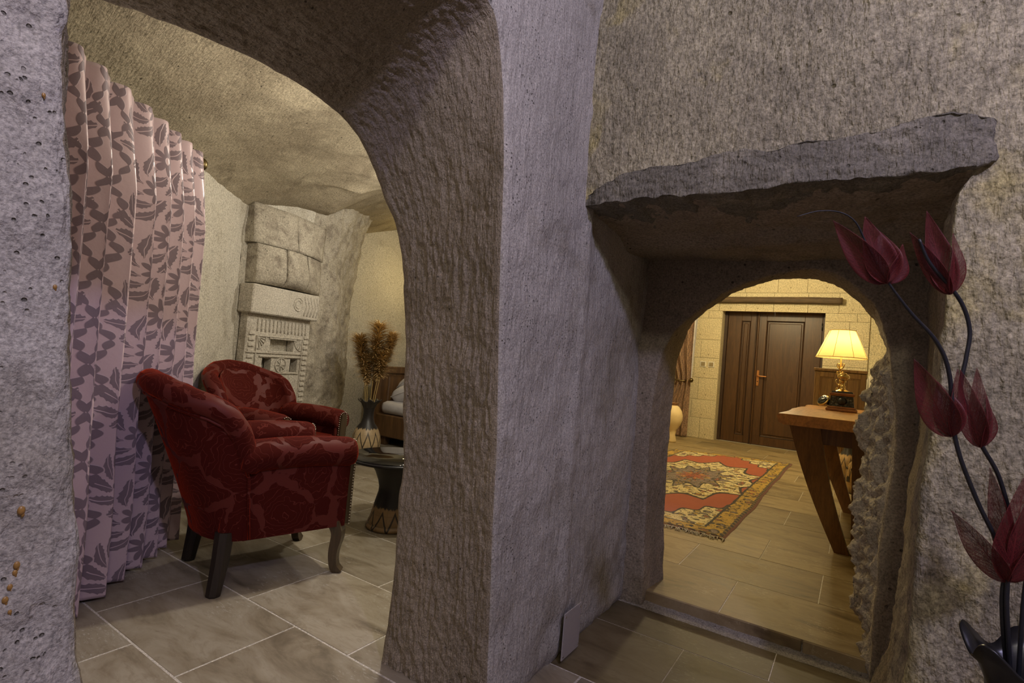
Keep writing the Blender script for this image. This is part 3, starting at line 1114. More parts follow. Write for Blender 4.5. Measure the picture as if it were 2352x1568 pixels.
def make_armchair():
    root = empty('armchair', (0, 0, 0))
    t = np.linspace(0.0001, math.pi - 0.0001, 56)
    # outer back panel wrapped round the rear
    q = np.linspace(0, 1, 26)
    zt = ztop(t)
    Z = 0.205 + (zt[:, None] - 0.205) * q[None, :]
    T = np.broadcast_to(t[:, None], Z.shape)
    X_, Y_ = shell(T, Z)
    mb = MB()
    mb.grid(np.stack([X_, Y_, Z], -1))
    outer_back = mb.build('outer_back', M_velvet, root)
    # inner back cushion
    Zi = 0.38 + (zt[:, None] - 0.38) * q[None, :]
    X_, Y_ = shell(T, Zi, 0.062)
    Y_ = Y_ + 0.035 * np.sin(math.pi * np.clip(q, 0, 1))[None, :] * np.sin(T) ** 0.7 + 0.02
    mb = MB()
    mb.grid(np.stack([X_, Y_, Zi], -1), flip=True)
    mb.build('backrest', M_velvet, root)
    # padded roll round the top edge
    Xr, Yr = shell(t, zt, 0.018)
    path = [(x, y + 0.012, z) for x, y, z in zip(Xr, Yr, zt)]
    path = [(path[0][0], path[0][1], 0.47)] + path + [(path[-1][0], path[-1][1], 0.47)]
    mb = MB()
    mb.tube(curve(path, 84), [0.026] + [0.040 + 0.006 * math.sin(math.pi * k / 83) for k in range(82)] + [0.026], 14)
    roll = mb.build('back_roll', M_velvet, root)
    # piping below the roll and down both seams
    Xp, Yp = shell(t, zt - 0.045, -0.004)
    pp = [(x, y, z - 0.045) for x, y, z in zip(Xp, Yp, zt)]
    mb = MB()
    mb.tube(pp, 0.0055, 6)
    for sx in (1, -1):
        mb.tube([(sx * 0.249, -0.128, 0.21), (sx * 0.262, -0.145, 0.33), (sx * 0.277, -0.16, 0.46)], 0.0055, 6)
    mb.build('piping', M_velvet, outer_back)
    # seat
    mb = MB()
    mb.box((0, 0.055, 0.398), (0.40, 0.48, 0.105), 0.04)
    mb.build('seat_cushion', M_velvet, root)
    mb = MB()
    mb.box((0, 0.02, 0.285), (0.46, 0.50, 0.15), 0.01)
    mb.build('seat_base', M_velvet, root)
    for sx in (1, -1):
        arm = MB()
        n = 30
        ys_ = np.linspace(-0.15, 0.27, n)
        # outer and inner side panel, slightly padded
        for xo, sg in ((0.246, 1), (0.19, -1)):
            zz_ = np.linspace(0.205, 0.50, 14)
            Yg, Zg = np.meshgrid(ys_, zz_, indexing='ij')
            pad = 0.008 * np.sin(math.pi * (Zg - 0.205) / 0.295) * np.sin(math.pi * np.clip((Yg + 0.15) / 0.42, 0, 1)) ** 0.5
            flare = 0.012 * (Zg - 0.205) / 0.295
            Xg = sx * (xo + sg * pad + flare)
            arm.grid(np.stack([Xg, Yg, Zg], -1), flip=(sx * sg > 0))
        arm.box((sx * 0.22, 0.262, 0.352), (0.062, 0.018, 0.294), 0.004)
        a = arm.build('arm_panel', M_velvet, root)
        ro = MB()
        ypath = np.linspace(-0.19, 0.282, 40)
        V = []
        for i, y in enumerate(ypath):
            k = 1.0 if 1 < i < 37 else [0.82, 0.95, 1, 1][i] if i < 2 else [0.98, 0.93, 0.86][i - 37]
            V.append([(sx * (0.236 + 0.066 * k * math.cos(w)), y, 0.528 + 0.064 * k * math.sin(w) + 0.012 * math.sin(math.pi * (y + 0.19) / 0.47)) for w in np.linspace(0, 2 * math.pi, 21)])
        ro.grid(np.array(V), flip=sx > 0)
        ro.add(V[-1][:-1], [tuple(range(20))])
        ro.add(V[0][:-1], [tuple(range(19, -1, -1))])
        ro.build('arm_roll', M_velvet, root)
        # wooden facing with nailheads
        fc = MB()
        prof = [(0.198, 0.215), (0.250, 0.215), (0.252, 0.42), (0.258, 0.52), (0.252, 0.562), (0.232, 0.575), (0.210, 0.562), (0.203, 0.52), (0.200, 0.42)]
        fc.prism([(sx * p[0], p[1]) for p in prof], 0.270, 0.294, 'y')
        fp = fc.build('arm_facing', M_dark_leg_brown, root)
        nl = MB()
        outl = curve([(sx * (p[0] + (0.006 if p[0] > 0.228 else -0.006)), 0.286, p[1] + (0.006 if p[1] > 0.5 else 0)) for p in prof[1:]], 46)
        for p in outl:
            nl.ball(p, 0.0038, 6, 4)
        nl.build('nailheads', M_nail, fp, fix=False)
        # legs
        lg = MB()
        lp = curve([(sx * 0.218, 0.240, 0.225), (sx * 0.226, 0.256, 0.17), (sx * 0.222, 0.246, 0.09), (sx * 0.224, 0.252, 0.03), (sx * 0.236, 0.272, 0.0)], 16)
        lg.tube(lp, [0.036, 0.036, 0.035, 0.034, 0.033, 0.032, 0.031, 0.029, 0.028, 0.027, 0.026, 0.025, 0.025, 0.025, 0.025, 0.025], 4, smooth=False)
        lg.build('leg', M_dark_leg_brown, root)
        lg = MB()
        lg.tube([(sx * 0.205, -0.205, 0.24), (sx * 0.208, -0.212, 0.12), (sx * 0.212, -0.226, 0.004), (sx * 0.212, -0.226, 0.0)], [0.036, 0.033, 0.028, 0.025], 8, smooth=False)
        lg.build('leg', M_dark_leg, root)
    mb = MB()
    mb.box((0, 0.02, 0.208), (0.44, 0.46, 0.008))
    mb.build('underside', M_dark_leg, root)
    return root


M_dark_leg_brown = wood('chair_wood', (0.075, 0.048, 0.022), (0.045, 0.028, 0.013), 1.0, 'Z', 0.3, 0.3)
ch = make_armchair()
ch.scale = (0.965, 0.965, 0.975)
ch.location = (-2.10, 1.375, 0)
ch.rotation_euler = (0, 0, math.radians(-14.3))
tag(ch, 'red rose velvet armchair nearest the arch, its back turned to the camera', 'armchair', 'red velvet armchairs')
c2 = copy_tree(ch)
c2.location = (-2.80, 1.88, 0)
c2.rotation_euler = (0, 0, math.radians(-79))
tag(c2, 'red rose velvet armchair behind, its inner backrest in view before the carved hearth', 'armchair', 'red velvet armchairs')

# ================================================================== CURTAIN ON THE DIAGONAL WALL
R0, R1 = np.array([-2.10, 0.54]), np.array([-2.70, 1.21])
RD = (R1 - R0) / np.linalg.norm(R1 - R0)
RN = np.array([RD[1], -RD[0]])          # towards the room
if RN[0] < 0:
    RN = -RN
LR = np.linalg.norm(R1 - R0)
nu, nvv = 420, 150
u = np.linspace(-0.35, LR - 0.02, nu)
v = np.linspace(0, 1, nvv)
U, V_ = np.meshgrid(u, v, indexing='ij')
ph = 2 * math.pi * U / 0.125 + 1.1 * np.sin(U * 7.3 + 1.0)
amp = 0.024 + 0.044 * np.clip(V_ / 0.2, 0, 1) + 0.010 * V_
ph2 = ph + 0.35 * V_ * np.sin(U * 11 + 2)
off = amp * np.sin(ph2) + 0.008 * np.sin(2 * ph2 + 1.0) + 0.035 + 0.035 * V_
off = off + 0.010 * vnoise(np.stack([U * 9, V_ * 6, U * 0], -1)) * V_
along = U + 0.012 * np.sin(2 * ph2) * np.clip(V_ / 0.2, 0, 1) - 0.05 * V_ * np.clip((U - LR * 0.5) / LR, 0, 1)
hh = 1.812 - V_ * 1.80
hh = hh + 0.008 * np.cos(ph) * np.exp(-V_ * 40)
P = np.stack([R0[0] + RD[0] * along + RN[0] * off, R0[1] + RD[1] * along + RN[1] * off, hh], -1)
cur = sheet('curtain', P, M_damask)
uv_from(cur, np.stack([U * 1.9, V_ * 1.8], -1))
sol = cur.modifiers.new('thickness', 'SOLIDIFY')
sol.thickness = 0.003
tag(cur, 'floor-length mauve satin damask curtain behind the red armchairs', 'curtain')
rod = empty('curtain_rod', (R0[0], R0[1], 1.80))
rz = lambda k, h=0.0, o=0.0: (RD[0] * k + RN[0] * o, RD[1] * k + RN[1] * o, h)
mb = MB()
mb.tube([rz(-0.4), rz(LR + 0.085)], 0.011, 12)
mb.build('pole', M_bronze, rod)
mb = MB()
ax = [rz(LR + 0.08 + k) for k in (0.0, 0.008, 0.012, 0.018, 0.026, 0.030, 0.040)]
mb.tube(ax, [0.012, 0.014, 0.028, 0.033, 0.033, 0.022, 0.006], 20)
mb.build('finial', M_bronze, rod)
mb = MB()
mb.tube([rz(LR - 0.03), rz(LR - 0.03, 0, -0.10)], 0.007, 8)
mb.tube([rz(LR - 0.03, 0, -0.085), rz(LR - 0.03, 0, -0.10)], 0.025, 12)
mb.build('bracket', M_bronze, rod)
tag(rod, 'bronze curtain pole with a round end knob above the mauve curtain', 'curtain rod')

# ================================================================== CARVED HEARTH
HA = math.atan2(0.972, -0.234)
hearth = empty('carved_hearth', (-3.53, 1.995, 0.0), HA)
tag(hearth, 'carved stone hearth surround with mantel, rosette wheel and small niches', 'hearth')
mb = MB()
mb.box((0.325, -0.035, 1.236), (0.66, 0.13, 0.20), 0.008)
man = mb.build('mantel', M_carved, hearth)
mb = MB()
rg = [(0.425 + 0.045 * math.cos(w), -0.101, 1.245 + 0.05 * math.sin(w)) for w in np.linspace(0, 2 * math.pi, 25)]
mb.tube(rg, 0.005, 6, cap=False)
for k in (0.3, 1.35, 2.4):
    mb.tube([(0.425 + 0.028 * math.cos(w), -0.101, 1.245 + 0.03 * math.sin(w)) for w in np.linspace(k, k + 2.6, 9)], 0.0045, 6)
mb.build('rosette', M_carved, man)
for k in range(5):
    x = 0.485 + k * 0.034
    mb = MB()
    mb.tube([(x, -0.101, 1.31), (x + 0.030, -0.101, 1.235), (x + 0.004, -0.101, 1.165)], 0.006, 5)
    mb.build('chevron', M_carved, man)
# relief panel built round its niches
pan = MB()


def pbox(x0, x1, z0, z1, y0=-0.045, y1=0.02):
    pan.box(((x0 + x1) / 2, (y0 + y1) / 2, (z0 + z1) / 2), (x1 - x0, y1 - y0, z1 - z0), 0.002)


pbox(0.02, 0.635, 0.965, 1.138)
pbox(0.02, 0.245, 0.885, 0.965)
pbox(0.48, 0.635, 0.885, 0.965)
pbox(0.02, 0.635, 0.83, 0.885)
pbox(0.02, 0.185, 0.73, 0.83)
pbox(0.27, 0.46, 0.73, 0.83)
pbox(0.535, 0.635, 0.73, 0.83)
pbox(0.02, 0.635, 0.0, 0.73)
pan.build('relief_panel', M_carved, hearth)
mb = MB()
for x0, x1, z in ((0.03, 0.63, 0.868), (0.115, 0.565, 0.985), (0.23, 0.495, 0.974), (0.23, 0.495, 0.877), (0.15, 0.57, 0.842), (0.17, 0.55, 0.722)):
    mb.box(((x0 + x1) / 2, -0.049, z), (x1 - x0, 0.012, 0.009), 0.002)
for x in (0.115, 0.565):
    mb.box((x, -0.049, 0.60), (0.008, 0.012, 0.78), 0.002)
mb.build('raised_frame', M_carved, hearth)
bar = block_mesh('comb_bar', 0.012, 0.014, 0.085, 0.002, M_carved)
for k in range(14):
    o = link('comb_bar', bar, None, hearth)
    o.location = (0.115 + k * 0.0365, -0.048, 1.063 - 0.002 * (k % 3))
den = block_mesh('dentil', 0.050, 0.014, 0.022, 0.002, M_carved)
for x in (0.068, 0.602):
    for k in range(20):
        o = link('dentil', den, None, hearth)
        o.location = (x, -0.048, 1.0 - k * 0.0405)
mb = MB()
mb.tube([(0.363 + 0.052 * math.cos(w), -0.049, 0.782 + 0.052 * math.sin(w)) for w in np.linspace(0, 2 * math.pi, 29)], 0.005, 6, cap=False)
for k in range(4):
    w = k * math.pi / 4
    mb.tube([(0.363 - 0.05 * math.cos(w), -0.049, 0.782 - 0.05 * math.sin(w)), (0.363 + 0.05 * math.cos(w), -0.049, 0.782 + 0.05 * math.sin(w))], 0.0035, 5)
mb.build('rosette_wheel', M_carved, hearth)
for cx, sg in ((0.125, 1), (0.555, -1)):
    mb = MB()
    mb.tube([(cx + sg * 0.075 * math.cos(w), -0.049, 0.98 - 0.085 * math.sin(w)) for w in np.linspace(0, math.pi / 2, 10)], 0.004, 5)
    for w in (0.25, 0.6, 0.95, 1.3):
        mb.tube([(cx, -0.049, 0.98), (cx + sg * 0.072 * math.cos(w), -0.049, 0.98 - 0.082 * math.sin(w))], 0.003, 5)
    mb.build('fan_carving', M_carved, hearth)
# smoke hood of rounded blocks above the mantel
for zi, (z0, z1) in enumerate(((1.345, 1.62), (1.62, 1.90))):
    cuts = [0.03, 0.25, 0.47, 0.70] if zi == 0 else [0.0, 0.36, 0.74]
    for a, b in zip(cuts[:-1], cuts[1:]):
        nx, nz = 12, 10
        g = np.zeros((nx, nz, 3))
        for i, x in enumerate(np.linspace(a + 0.002, b - 0.002, nx)):
            for j, z in enumerate(np.linspace(z0 + 0.002, z1 - 0.002, nz)):
                f_ = math.sin(math.pi * min(max((x + 0.05) / 0.80, 0), 1))
                d = (0.035 + 0.13 * f_) * (1.0 - 0.55 * (z - 1.345) / 0.56)
                if zi == 0:
                    d -= 0.06 * max(0, 1 - (z - z0) / 0.09) ** 2 * f_
                e = min((x - a), (b - x), (z - z0), (z1 - z))
                d -= 0.0025 * max(0, 1 - e / 0.010)
                g[i, j] = (x, -d, z)
        g[..., 1] += 0.010 * fbm(g * 7 + 5 + 3 * a, 4)
        V = g.reshape(-1, 3)
        mb = MB()
        mb.grid(g)
        rim = [i * nz for i in range(nx)] + [(nx - 1) * nz + j for j in range(1, nz)] + [i * nz + nz - 1 for i in range(nx - 2, -1, -1)] + [j for j in range(nz - 2, 0, -1)]
        bk_ = [(V[i][0], 0.08, V[i][2]) for i in rim]
        m_ = len(rim)
        mb.add([tuple(V[i]) for i in rim] + bk_, [(k, (k + 1) % m_, m_ + (k + 1) % m_, m_ + k) for k in range(m_)])
        mb.build('hood_block', M_hood, hearth)

# ================================================================== COFFEE TABLE, VASE WITH PLUMES, BED
M_glass_black = plain('smoked_glass', (0.02, 0.02, 0.02), 0.04, 0.0, Transmission_Weight=0.75, IOR=1.45, Alpha=1.0).m


def potter(name, dark, pale, z0, z1, warm=(0.42, 0.20, 0.07)):
    """burnished clay: dark neck dripping into a pale scratched belly"""
    m = Mat(name, Roughness=0.42)
    x, y, z = m.sep(m.coord())
    ang = m.math('ARCTAN2', y, x)
    n = m.noise(m.comb(m.math('MULTIPLY', ang, 2.2), m.math('MULTIPLY', z, 3.0), 0), 2.4, 3, 0.6)
    edge_ = m.math('ADD', z, m.math('MULTIPLY', m.math('SUBTRACT', n, 0.5), 0.22 * (z1 - z0)))
    up_ = m.step(m.math('DIVIDE', m.math('SUBTRACT', edge_, z0), z1 - z0), 0.80, 0.83)
    lo_ = m.math('SUBTRACT', 1.0, m.step(m.math('DIVIDE', m.math('SUBTRACT', edge_, z0), z1 - z0), 0.14, 0.24))
    arches = m.math('ABSOLUTE', m.math('SUBTRACT', m.math('FRACT', m.math('MULTIPLY', ang, 1.59)), 0.5))
    drop = m.math('ADD', m.math('MULTIPLY', arches, 0.7), m.math('DIVIDE', m.math('SUBTRACT', z1, z), z1 - z0))
    ring = m.math('SUBTRACT', 1.0, m.step(m.math('ABSOLUTE', m.math('SUBTRACT', drop, 0.62)), 0.03, 0.05))
    grid_ = m.math('MAXIMUM', m.math('SUBTRACT', 1.0, m.step(m.math('ABSOLUTE', m.math('SUBTRACT', m.math('FRACT', m.math('MULTIPLY', z, 18.0)), 0.5)), 0.015, 0.035)),
                   m.math('SUBTRACT', 1.0, m.step(m.math('ABSOLUTE', m.math('SUBTRACT', m.math('FRACT', m.math('MULTIPLY', ang, 2.5)), 0.5)), 0.015, 0.03)))
    a = m.noise(m.coord(), 9, 5, 0.6)
    col = m.mix(m.step(a, 0.4, 0.65), pale, tuple(q * 0.72 for q in pale))
    col = m.mix(m.math('MULTIPLY', lo_, 0.85), col, warm)
    col = m.mix(m.math('MULTIPLY', grid_, 0.45), col, tuple(q * 0.35 for q in pale))
    col = m.mix(m.math('MULTIPLY', ring, 0.9), col, dark)
    col = m.mix(up_, col, dark)
    m.set('Base Color', col)
    b = m.bump(m.math('SUBTRACT', 1.0, ring), 0.6, 0.004)
    m.bump(a, 0.2, 0.004, b)
    return m.m


M_vase = potter('clay_vase_glaze', (0.016, 0.013, 0.012), (0.45, 0.33, 0.18), 0.02, 0.36)
M_tbase = potter('table_clay_glaze', (0.014, 0.012, 0.011), (0.27, 0.17, 0.075), -0.10, 0.17, (0.05, 0.026, 0.014))
tb = empty('coffee_table', (-2.10, 2.15, 0))
tag(tb, 'round black glass coffee table on a waisted clay base beside the armchair', 'table')
mb = MB()
mb.lathe([(0.0, 0.0), (0.128, 0.0), (0.136, 0.008), (0.136, 0.018), (0.128, 0.026), (0.122, 0.030), (0.126, 0.038), (0.118, 0.055), (0.105, 0.11), (0.092, 0.16), (0.083, 0.195),
          (0.082, 0.22), (0.090, 0.255), (0.108, 0.30), (0.135, 0.345), (0.155, 0.366), (0.150, 0.370), (0.0, 0.370)], 48)
mb.build('clay_base', M_tbase, tb)
mb = MB()
mb.lathe([(0.0, 0.374), (0.246, 0.374), (0.252, 0.379), (0.252, 0.385), (0.246, 0.390), (0.0, 0.390)], 64)
mb.build('glass_top', M_glass_black, tb)
mb = MB()
mb.lathe([(0.246, 0.368), (0.256, 0.366), (0.260, 0.372), (0.258, 0.380), (0.252, 0.382), (0.247, 0.374)], 64)
mb.build('rim', M_blackm, tb)
ash = empty('small_dish', (-2.03, 2.19, 0.3905))
mb = MB()
mb.lathe([(0.0, 0.004), (0.028, 0.004), (0.040, 0.016), (0.043, 0.016), (0.032, 0.0), (0.0, 0.0)], 24)
mb.build('bowl', M_white, ash)
mb = MB()
mb.lathe([(0.040, 0.014), (0.044, 0.0155), (0.044, 0.018), (0.040, 0.017), (0.040, 0.014)], 24)
mb.build('rim', M_white, ash)
tag(ash, 'small white dish on the black glass coffee table', 'dish')

vz = empty('clay_vase', (-3.40, 3.10, 0))
tag(vz, 'pale scratched clay floor vase with black frilled neck, by the headboard', 'vase')
mb = MB()
mb.lathe([(0.0, 0.0), (0.058, 0.0), (0.066, 0.02), (0.092, 0.07), (0.116, 0.14), (0.121, 0.19), (0.112, 0.245), (0.085, 0.305), (0.055, 0.345), (0.044, 0.385), (0.042, 0.43), (0.050, 0.475)], 40)
mb.build('body', M_vase, vz)
mb = MB()
fr_wob = lambda r, z, w, i: (r * (1 + (0.10 * math.sin(8 * w) if i in (1, 2, 3) else 0)), z + (0.010 * math.sin(8 * w + 0.6) if i in (1, 2, 3) else 0))
mb.lathe([(0.050, 0.470), (0.068, 0.510), (0.090, 0.528), (0.088, 0.533), (0.064, 0.516), (0.044, 0.470), (0.036, 0.40)], 64, wob=fr_wob)
mb.build('frilled_lip', M_clay_black, vz)
M_plume = mottled('pampas', (0.75, 0.55, 0.26), (0.58, 0.40, 0.16), 0.9, 0.0, 30, 0.1)
M_straw = mottled('straw', (0.50, 0.36, 0.13), (0.40, 0.27, 0.09), 0.8, 0.0, 30, 0.1)
pl_lab = ['leftmost tan pampas plume leaning left in the clay vase', 'tallest upright tan pampas plume in the clay vase', 'rightmost slim pampas plume in the clay vase', 'low drooping pampas plume in front in the clay vase', 'low pale pampas plume at the left of the clay vase']
for k, (dx, dy, ht, ln, wd_) in enumerate([(-0.115, -0.06, 0.98, 0.30, 0.16), (0.02, 0.0, 1.10, 0.36, 0.17), (0.125, 0.09, 1.02, 0.26, 0.10), (0.07, 0.05, 0.87, 0.24, 0.15), (-0.06, -0.03, 0.82, 0.24, 0.12)]):
    # sideways spread along the view's left-right in the room
    lx, ly = 0.835 * dx * 1.15, 0.545 * dx * 1.15
    tip = Vector((-3.40 + lx, 3.10 + ly, ht + 0.06))
    base = Vector((-3.40 + lx * 0.10, 3.10 + ly * 0.10, 0.30))
    pr_ = empty('pampas_grass', tuple(base))
    path = curve([(0, 0, 0), tuple((tip - base) * 0.5 + Vector((-lx * 0.12, -ly * 0.12, 0))), tuple(tip - base)], 24)
    mb = MB()
    mb.tube(path[:20], 0.0032, 6)
    mb.build('stem', M_straw, pr_)
    mb = MB()
    rg_ = np.random.default_rng(20 + k)
    L = np.linalg.norm(path[-1] - path[0])
    for h_ in range(1400):
        q = rg_.uniform(0, 1)
        s_ = 1 - ln * (1 - q) / L
        p = np.array([np.interp(s_, np.linspace(0, 1, 24), path[:, c]) for c in range(3)])
        a_ = rg_.uniform(0, 2 * math.pi)
        env = wd_ * (math.sin(math.pi * min(1, 0.12 + 0.88 * (1 - q) ** 0.8)) ** 0.7 * 0.9 + 0.1)
        out = np.array([math.cos(a_), math.sin(a_), 0]) * env * rg_.uniform(0.55, 1.2)
        up__ = np.array([0, 0, rg_.uniform(0.015, 0.06)])
        droop = np.array([0, 0, -0.03 * rg_.uniform(0, 1) * (1 - q)])
        m1, e1 = p + out * 0.55 + up__ * 0.8, p + out + up__ + droop
        sd = np.cross(out, [0, 0, 1])
        sd = sd / max(np.linalg.norm(sd), 1e-6) * 0.0034
        b_ = len(mb.v)
        mb.v += [tuple(p - sd * 0.5), tuple(p + sd * 0.5), tuple(m1 + sd), tuple(m1 - sd), tuple(e1 + sd * 0.5), tuple(e1 - sd * 0.5)]
        mb.f += [(b_, b_ + 1, b_ + 2, b_ + 3), (b_ + 3, b_ + 2, b_ + 4, b_ + 5)]
        mb.s += [True, True]
    mb.build('plume', M_plume, pr_, fix=False)
    tag(pr_, pl_lab[k], 'dried grass', 'pampas plumes in the clay vase')

bed = empty('bed', (-3.2, 4.6, 0))
tag(bed, 'bed with dark panelled wooden headboard at the back of the sitting room', 'bed')
mb = MB()
mb.box((-0.93, 0.0, 0.38), (0.05, 1.62, 0.76), 0.004)
hb = mb.build('headboard', M_head, bed)
for y in (-0.775, 0.775):
    mb = MB()
    mb.box((-0.905, y, 0.40), (0.045, 0.075, 0.80), 0.004)
    mb.build('post', M_head, hb)
mb = MB()
mb.box((-0.90, 0, 0.755), (0.045, 1.62, 0.07), 0.005)
mb.build('top_rail', M_head, hb)
for y in (-0.45, 0.0, 0.45):
    mb = MB()
    mb.box((-0.90, y, 0.53), (0.022, 0.36, 0.32), 0.010)
    mb.build('panel', M_head, hb)
for y in (-0.225, 0.225):
    mb = MB()
    mb.box((-0.90, y, 0.53), (0.035, 0.075, 0.40), 0.003)
    mb.build('stile', M_head, hb)
mb = MB()
mb.box((0.0, 0.0, 0.20), (1.80, 1.56, 0.22), 0.01)
mb.build('bed_base', M_head, bed)
for x in (-0.8, 0.8):
    for y in (-0.7, 0.7):
        mb = MB()
        mb.box((x, y, 0.045), (0.07, 0.07, 0.09), 0.004)
        mb.build('foot', M_head, bed)
mb = MB()
mb.box((0.02, 0.0, 0.375), (1.76, 1.52, 0.13), 0.05)
mb.build('mattress', M_white, bed)


def pillow(loc, size, rot, lab):
    n = 22
    a = np.linspace(-1, 1, n)
    A, B = np.meshgrid(a, a, indexing='ij')
    prof = (np.clip(1 - A ** 4, 0, 1) * np.clip(1 - B ** 4, 0, 1)) ** 0.45
    pin = 1 - 0.06 * (A ** 2) * (B ** 2)
    mb = MB()
    wr = 0.02 * vnoise(np.stack([A * 4, B * 4, A * 0 + loc[0]], -1))
    for sg in (1, -1):
        mb.grid(np.stack([A * size[0] / 2 * pin, B * size[1] / 2 * pin, sg * (prof * size[2] / 2) * (1 + wr)], -1), flip=sg < 0)
    root = empty('pillow', loc)
    root.rotation_euler = rot
    mb.build('cushion', M_white, root)
    mb = MB()
    e = [(-1, -1), (1, -1), (1, 1), (-1, 1), (-1, -1)]
    pth = []
    for (p, q), (r_, s_) in zip(e[:-1], e[1:]):
        for k in np.linspace(0, 1, 8, endpoint=False):
            x, y = p + (r_ - p) * k, q + (s_ - q) * k
            f_ = 1 - 0.06 * x * x * y * y
            pth.append((x * size[0] / 2 * f_, y * size[1] / 2 * f_, 0))
    mb.tube(pth + pth[:1], 0.004, 5, cap=False)
    mb.build('seam', M_white, root)
    tag(root, lab, 'pillow', 'white bed pillows')


pillow((-3.86, 4.24, 0.535), (0.34, 0.66, 0.20), (0, -0.35, 0), 'plump white pillow lying at the near side of the bed')
pillow((-3.95, 4.36, 0.66), (0.34, 0.60, 0.13), (0, -0.6, 0), 'white pillow stacked on the plump pillow at the headboard')
pillow((-4.05, 4.44, 0.74), (0.30, 0.52, 0.10), (0, -1.35, 0), 'white pillow standing upright against the headboard')

# ================================================================== COVER PLATE ON THE PIER
cp = empty('cover_plate', (-0.750, 1.655, 0.012))
cp.rotation_euler = (0, 0, 0)
tag(cp, 'small grey rectangular cover plate screwed low on the pier', 'cover plate')
mb = MB()
mb.box((0.0, 0, 0.078), (0.004, 0.125, 0.150), 0.001)
mb.build('plate', M_plate, cp)
for y in (-0.053, 0.053):
    for z in (0.015, 0.141):
        mb = MB()
        mb.tube([(0.001, y, z), (0.0035, y, z)], 0.0032, 10)
        mb.build('screw', M_nail, cp)


# ================================================================== STUDY: DOOR WALL
door = empty('door_1', (-1.67, 8.36, 0.06))
struct(door)
DW, DH = 1.25, 1.985


def dpart(name, x0, x1, z0, z1, y0, y1, mat, parent=None, bev=0.003):
    b = MB()
    b.box(((x0 + x1) / 2, (y0 + y1) / 2, (z0 + z1) / 2), (x1 - x0, y1 - y0, z1 - z0), bev)
    return b.build(name, mat, parent or door)


dpart('door_frame', -0.03, 0.015, 0, DH + 0.02, -0.03, 0.06, M_door_dark)
dpart('door_frame', DW - 0.015, DW + 0.03, 0, DH + 0.02, -0.03, 0.06, M_door_dark)
dpart('door_frame', -0.03, DW + 0.03, DH - 0.01, DH + 0.03, -0.03, 0.06, M_door_dark)


def leaf(x0, x1, sl, sr, rb, rt):
    st = dpart('door_leaf', x0, x1, 0.004, DH - 0.012, 0.012, 0.034, M_door)
    dpart('stile', x0, x0 + sl, 0.004, DH - 0.012, -0.008, 0.014, M_door, st)
    dpart('stile', x1 - sr, x1, 0.004, DH - 0.012, -0.008, 0.014, M_door, st)
    dpart('rail', x0 + sl, x1 - sr, 0.004, rb, -0.008, 0.014, M_door, st)
    dpart('rail', x0 + sl, x1 - sr, rt, DH - 0.012, -0.008, 0.014, M_door, st)
    a, b, c, d = x0 + sl, x1 - sr, rb, rt
    mo = MB()
    mo.tube([(a + 0.008, 0.0, c + 0.008), (b - 0.008, 0.0, c + 0.008), (b - 0.008, 0.0, d - 0.008), (a + 0.008, 0.0, d - 0.008), (a + 0.008, 0.0, c + 0.008)], 0.011, 5, smooth=False)
    mo.build('moulding', M_door_dark, st)
    dpart('panel', a + 0.035, b - 0.035, c + 0.035, d - 0.035, 0.0, 0.016, M_door, st, 0.008)
    return st


leaf(0.018, 0.405, 0.185, 0.075, 0.11, 1.775)
rl = leaf(0.44, DW - 0.018, 0.10, 0.21, 0.125, 1.785)
dpart('meeting_strip', 0.398, 0.418, 0.0, DH - 0.012, -0.026, 0.012, M_door_dark, None, 0.006)
dpart('meeting_strip', 0.420, 0.446, 0.0, DH - 0.012, -0.034, 0.012, M_door, None, 0.008)
mb = MB()
mb.box((0.470, -0.014, 0.955), (0.036, 0.008, 0.225), 0.003)
hn = mb.build('handle_plate', M_copper, door)
mb = MB()
mb.tube(curve([(0.470, -0.014, 0.985), (0.470, -0.052, 0.985), (0.485, -0.060, 0.985), (0.59, -0.056, 0.982)], 16), 0.0085, 8)
mb.build('lever', M_copper, hn)
mb = MB()
mb.tube([(0.470, -0.0175, 0.905), (0.470, -0.0205, 0.905)], 0.008, 10)
mb.build('keyhole', M_blackm, hn)
for z in (0.25, 1.0, 1.72):
    mb = MB()
    mb.tube([(DW - 0.016, -0.036, z - 0.05), (DW - 0.016, -0.036, z + 0.05)], 0.008, 8)
    mb.build('hinge', M_blackm, door)

bm_ = MB()
xs_ = np.linspace(-1.85, -0.215, 40)
rows = []
for a_, b_ in ((8.045, 2.068), (8.04, 2.072), (8.04, 2.142), (8.045, 2.146), (8.22, 2.146)):
    rows.append(np.stack([xs_, np.full(40, a_), np.full(40, b_) + 0.004 * fbm(np.stack([xs_ * 3, xs_ * 0 + b_ * 9, xs_ * 0], -1), 2)], -1))
rows.insert(0, np.stack([xs_, np.full(40, 8.22), np.full(40, 2.068)], -1))
g = np.stack(rows, 1)
bm_.grid(g, flip=False)
bm_.add(g[0], [tuple(range(6))])
bm_.add(g[-1], [tuple(range(5, -1, -1))])
beam = bm_.build('wooden_beam', M_beam)
tag(beam, 'weathered dark timber beam set over the wooden double door', 'beam')

for k, (x, lab) in enumerate(((-1.922, 'left one of the two square light switches beside the wooden door'), (-1.806, 'right one of the two square light switches beside the wooden door'))):
    s_ = empty('light_switch', (x, 8.137, 1.155))
    mb = MB()
    mb.box((0, -0.004, 0), (0.084, 0.010, 0.084), 0.003)
    mb.build('frame', M_plastic, s_)
    mb = MB()
    mb.box((0, -0.011, 0), (0.058, 0.008, 0.058), 0.003)
    mb.build('rocker', M_switch, s_)
    tag(s_, lab, 'light switch', 'light switches by the door')


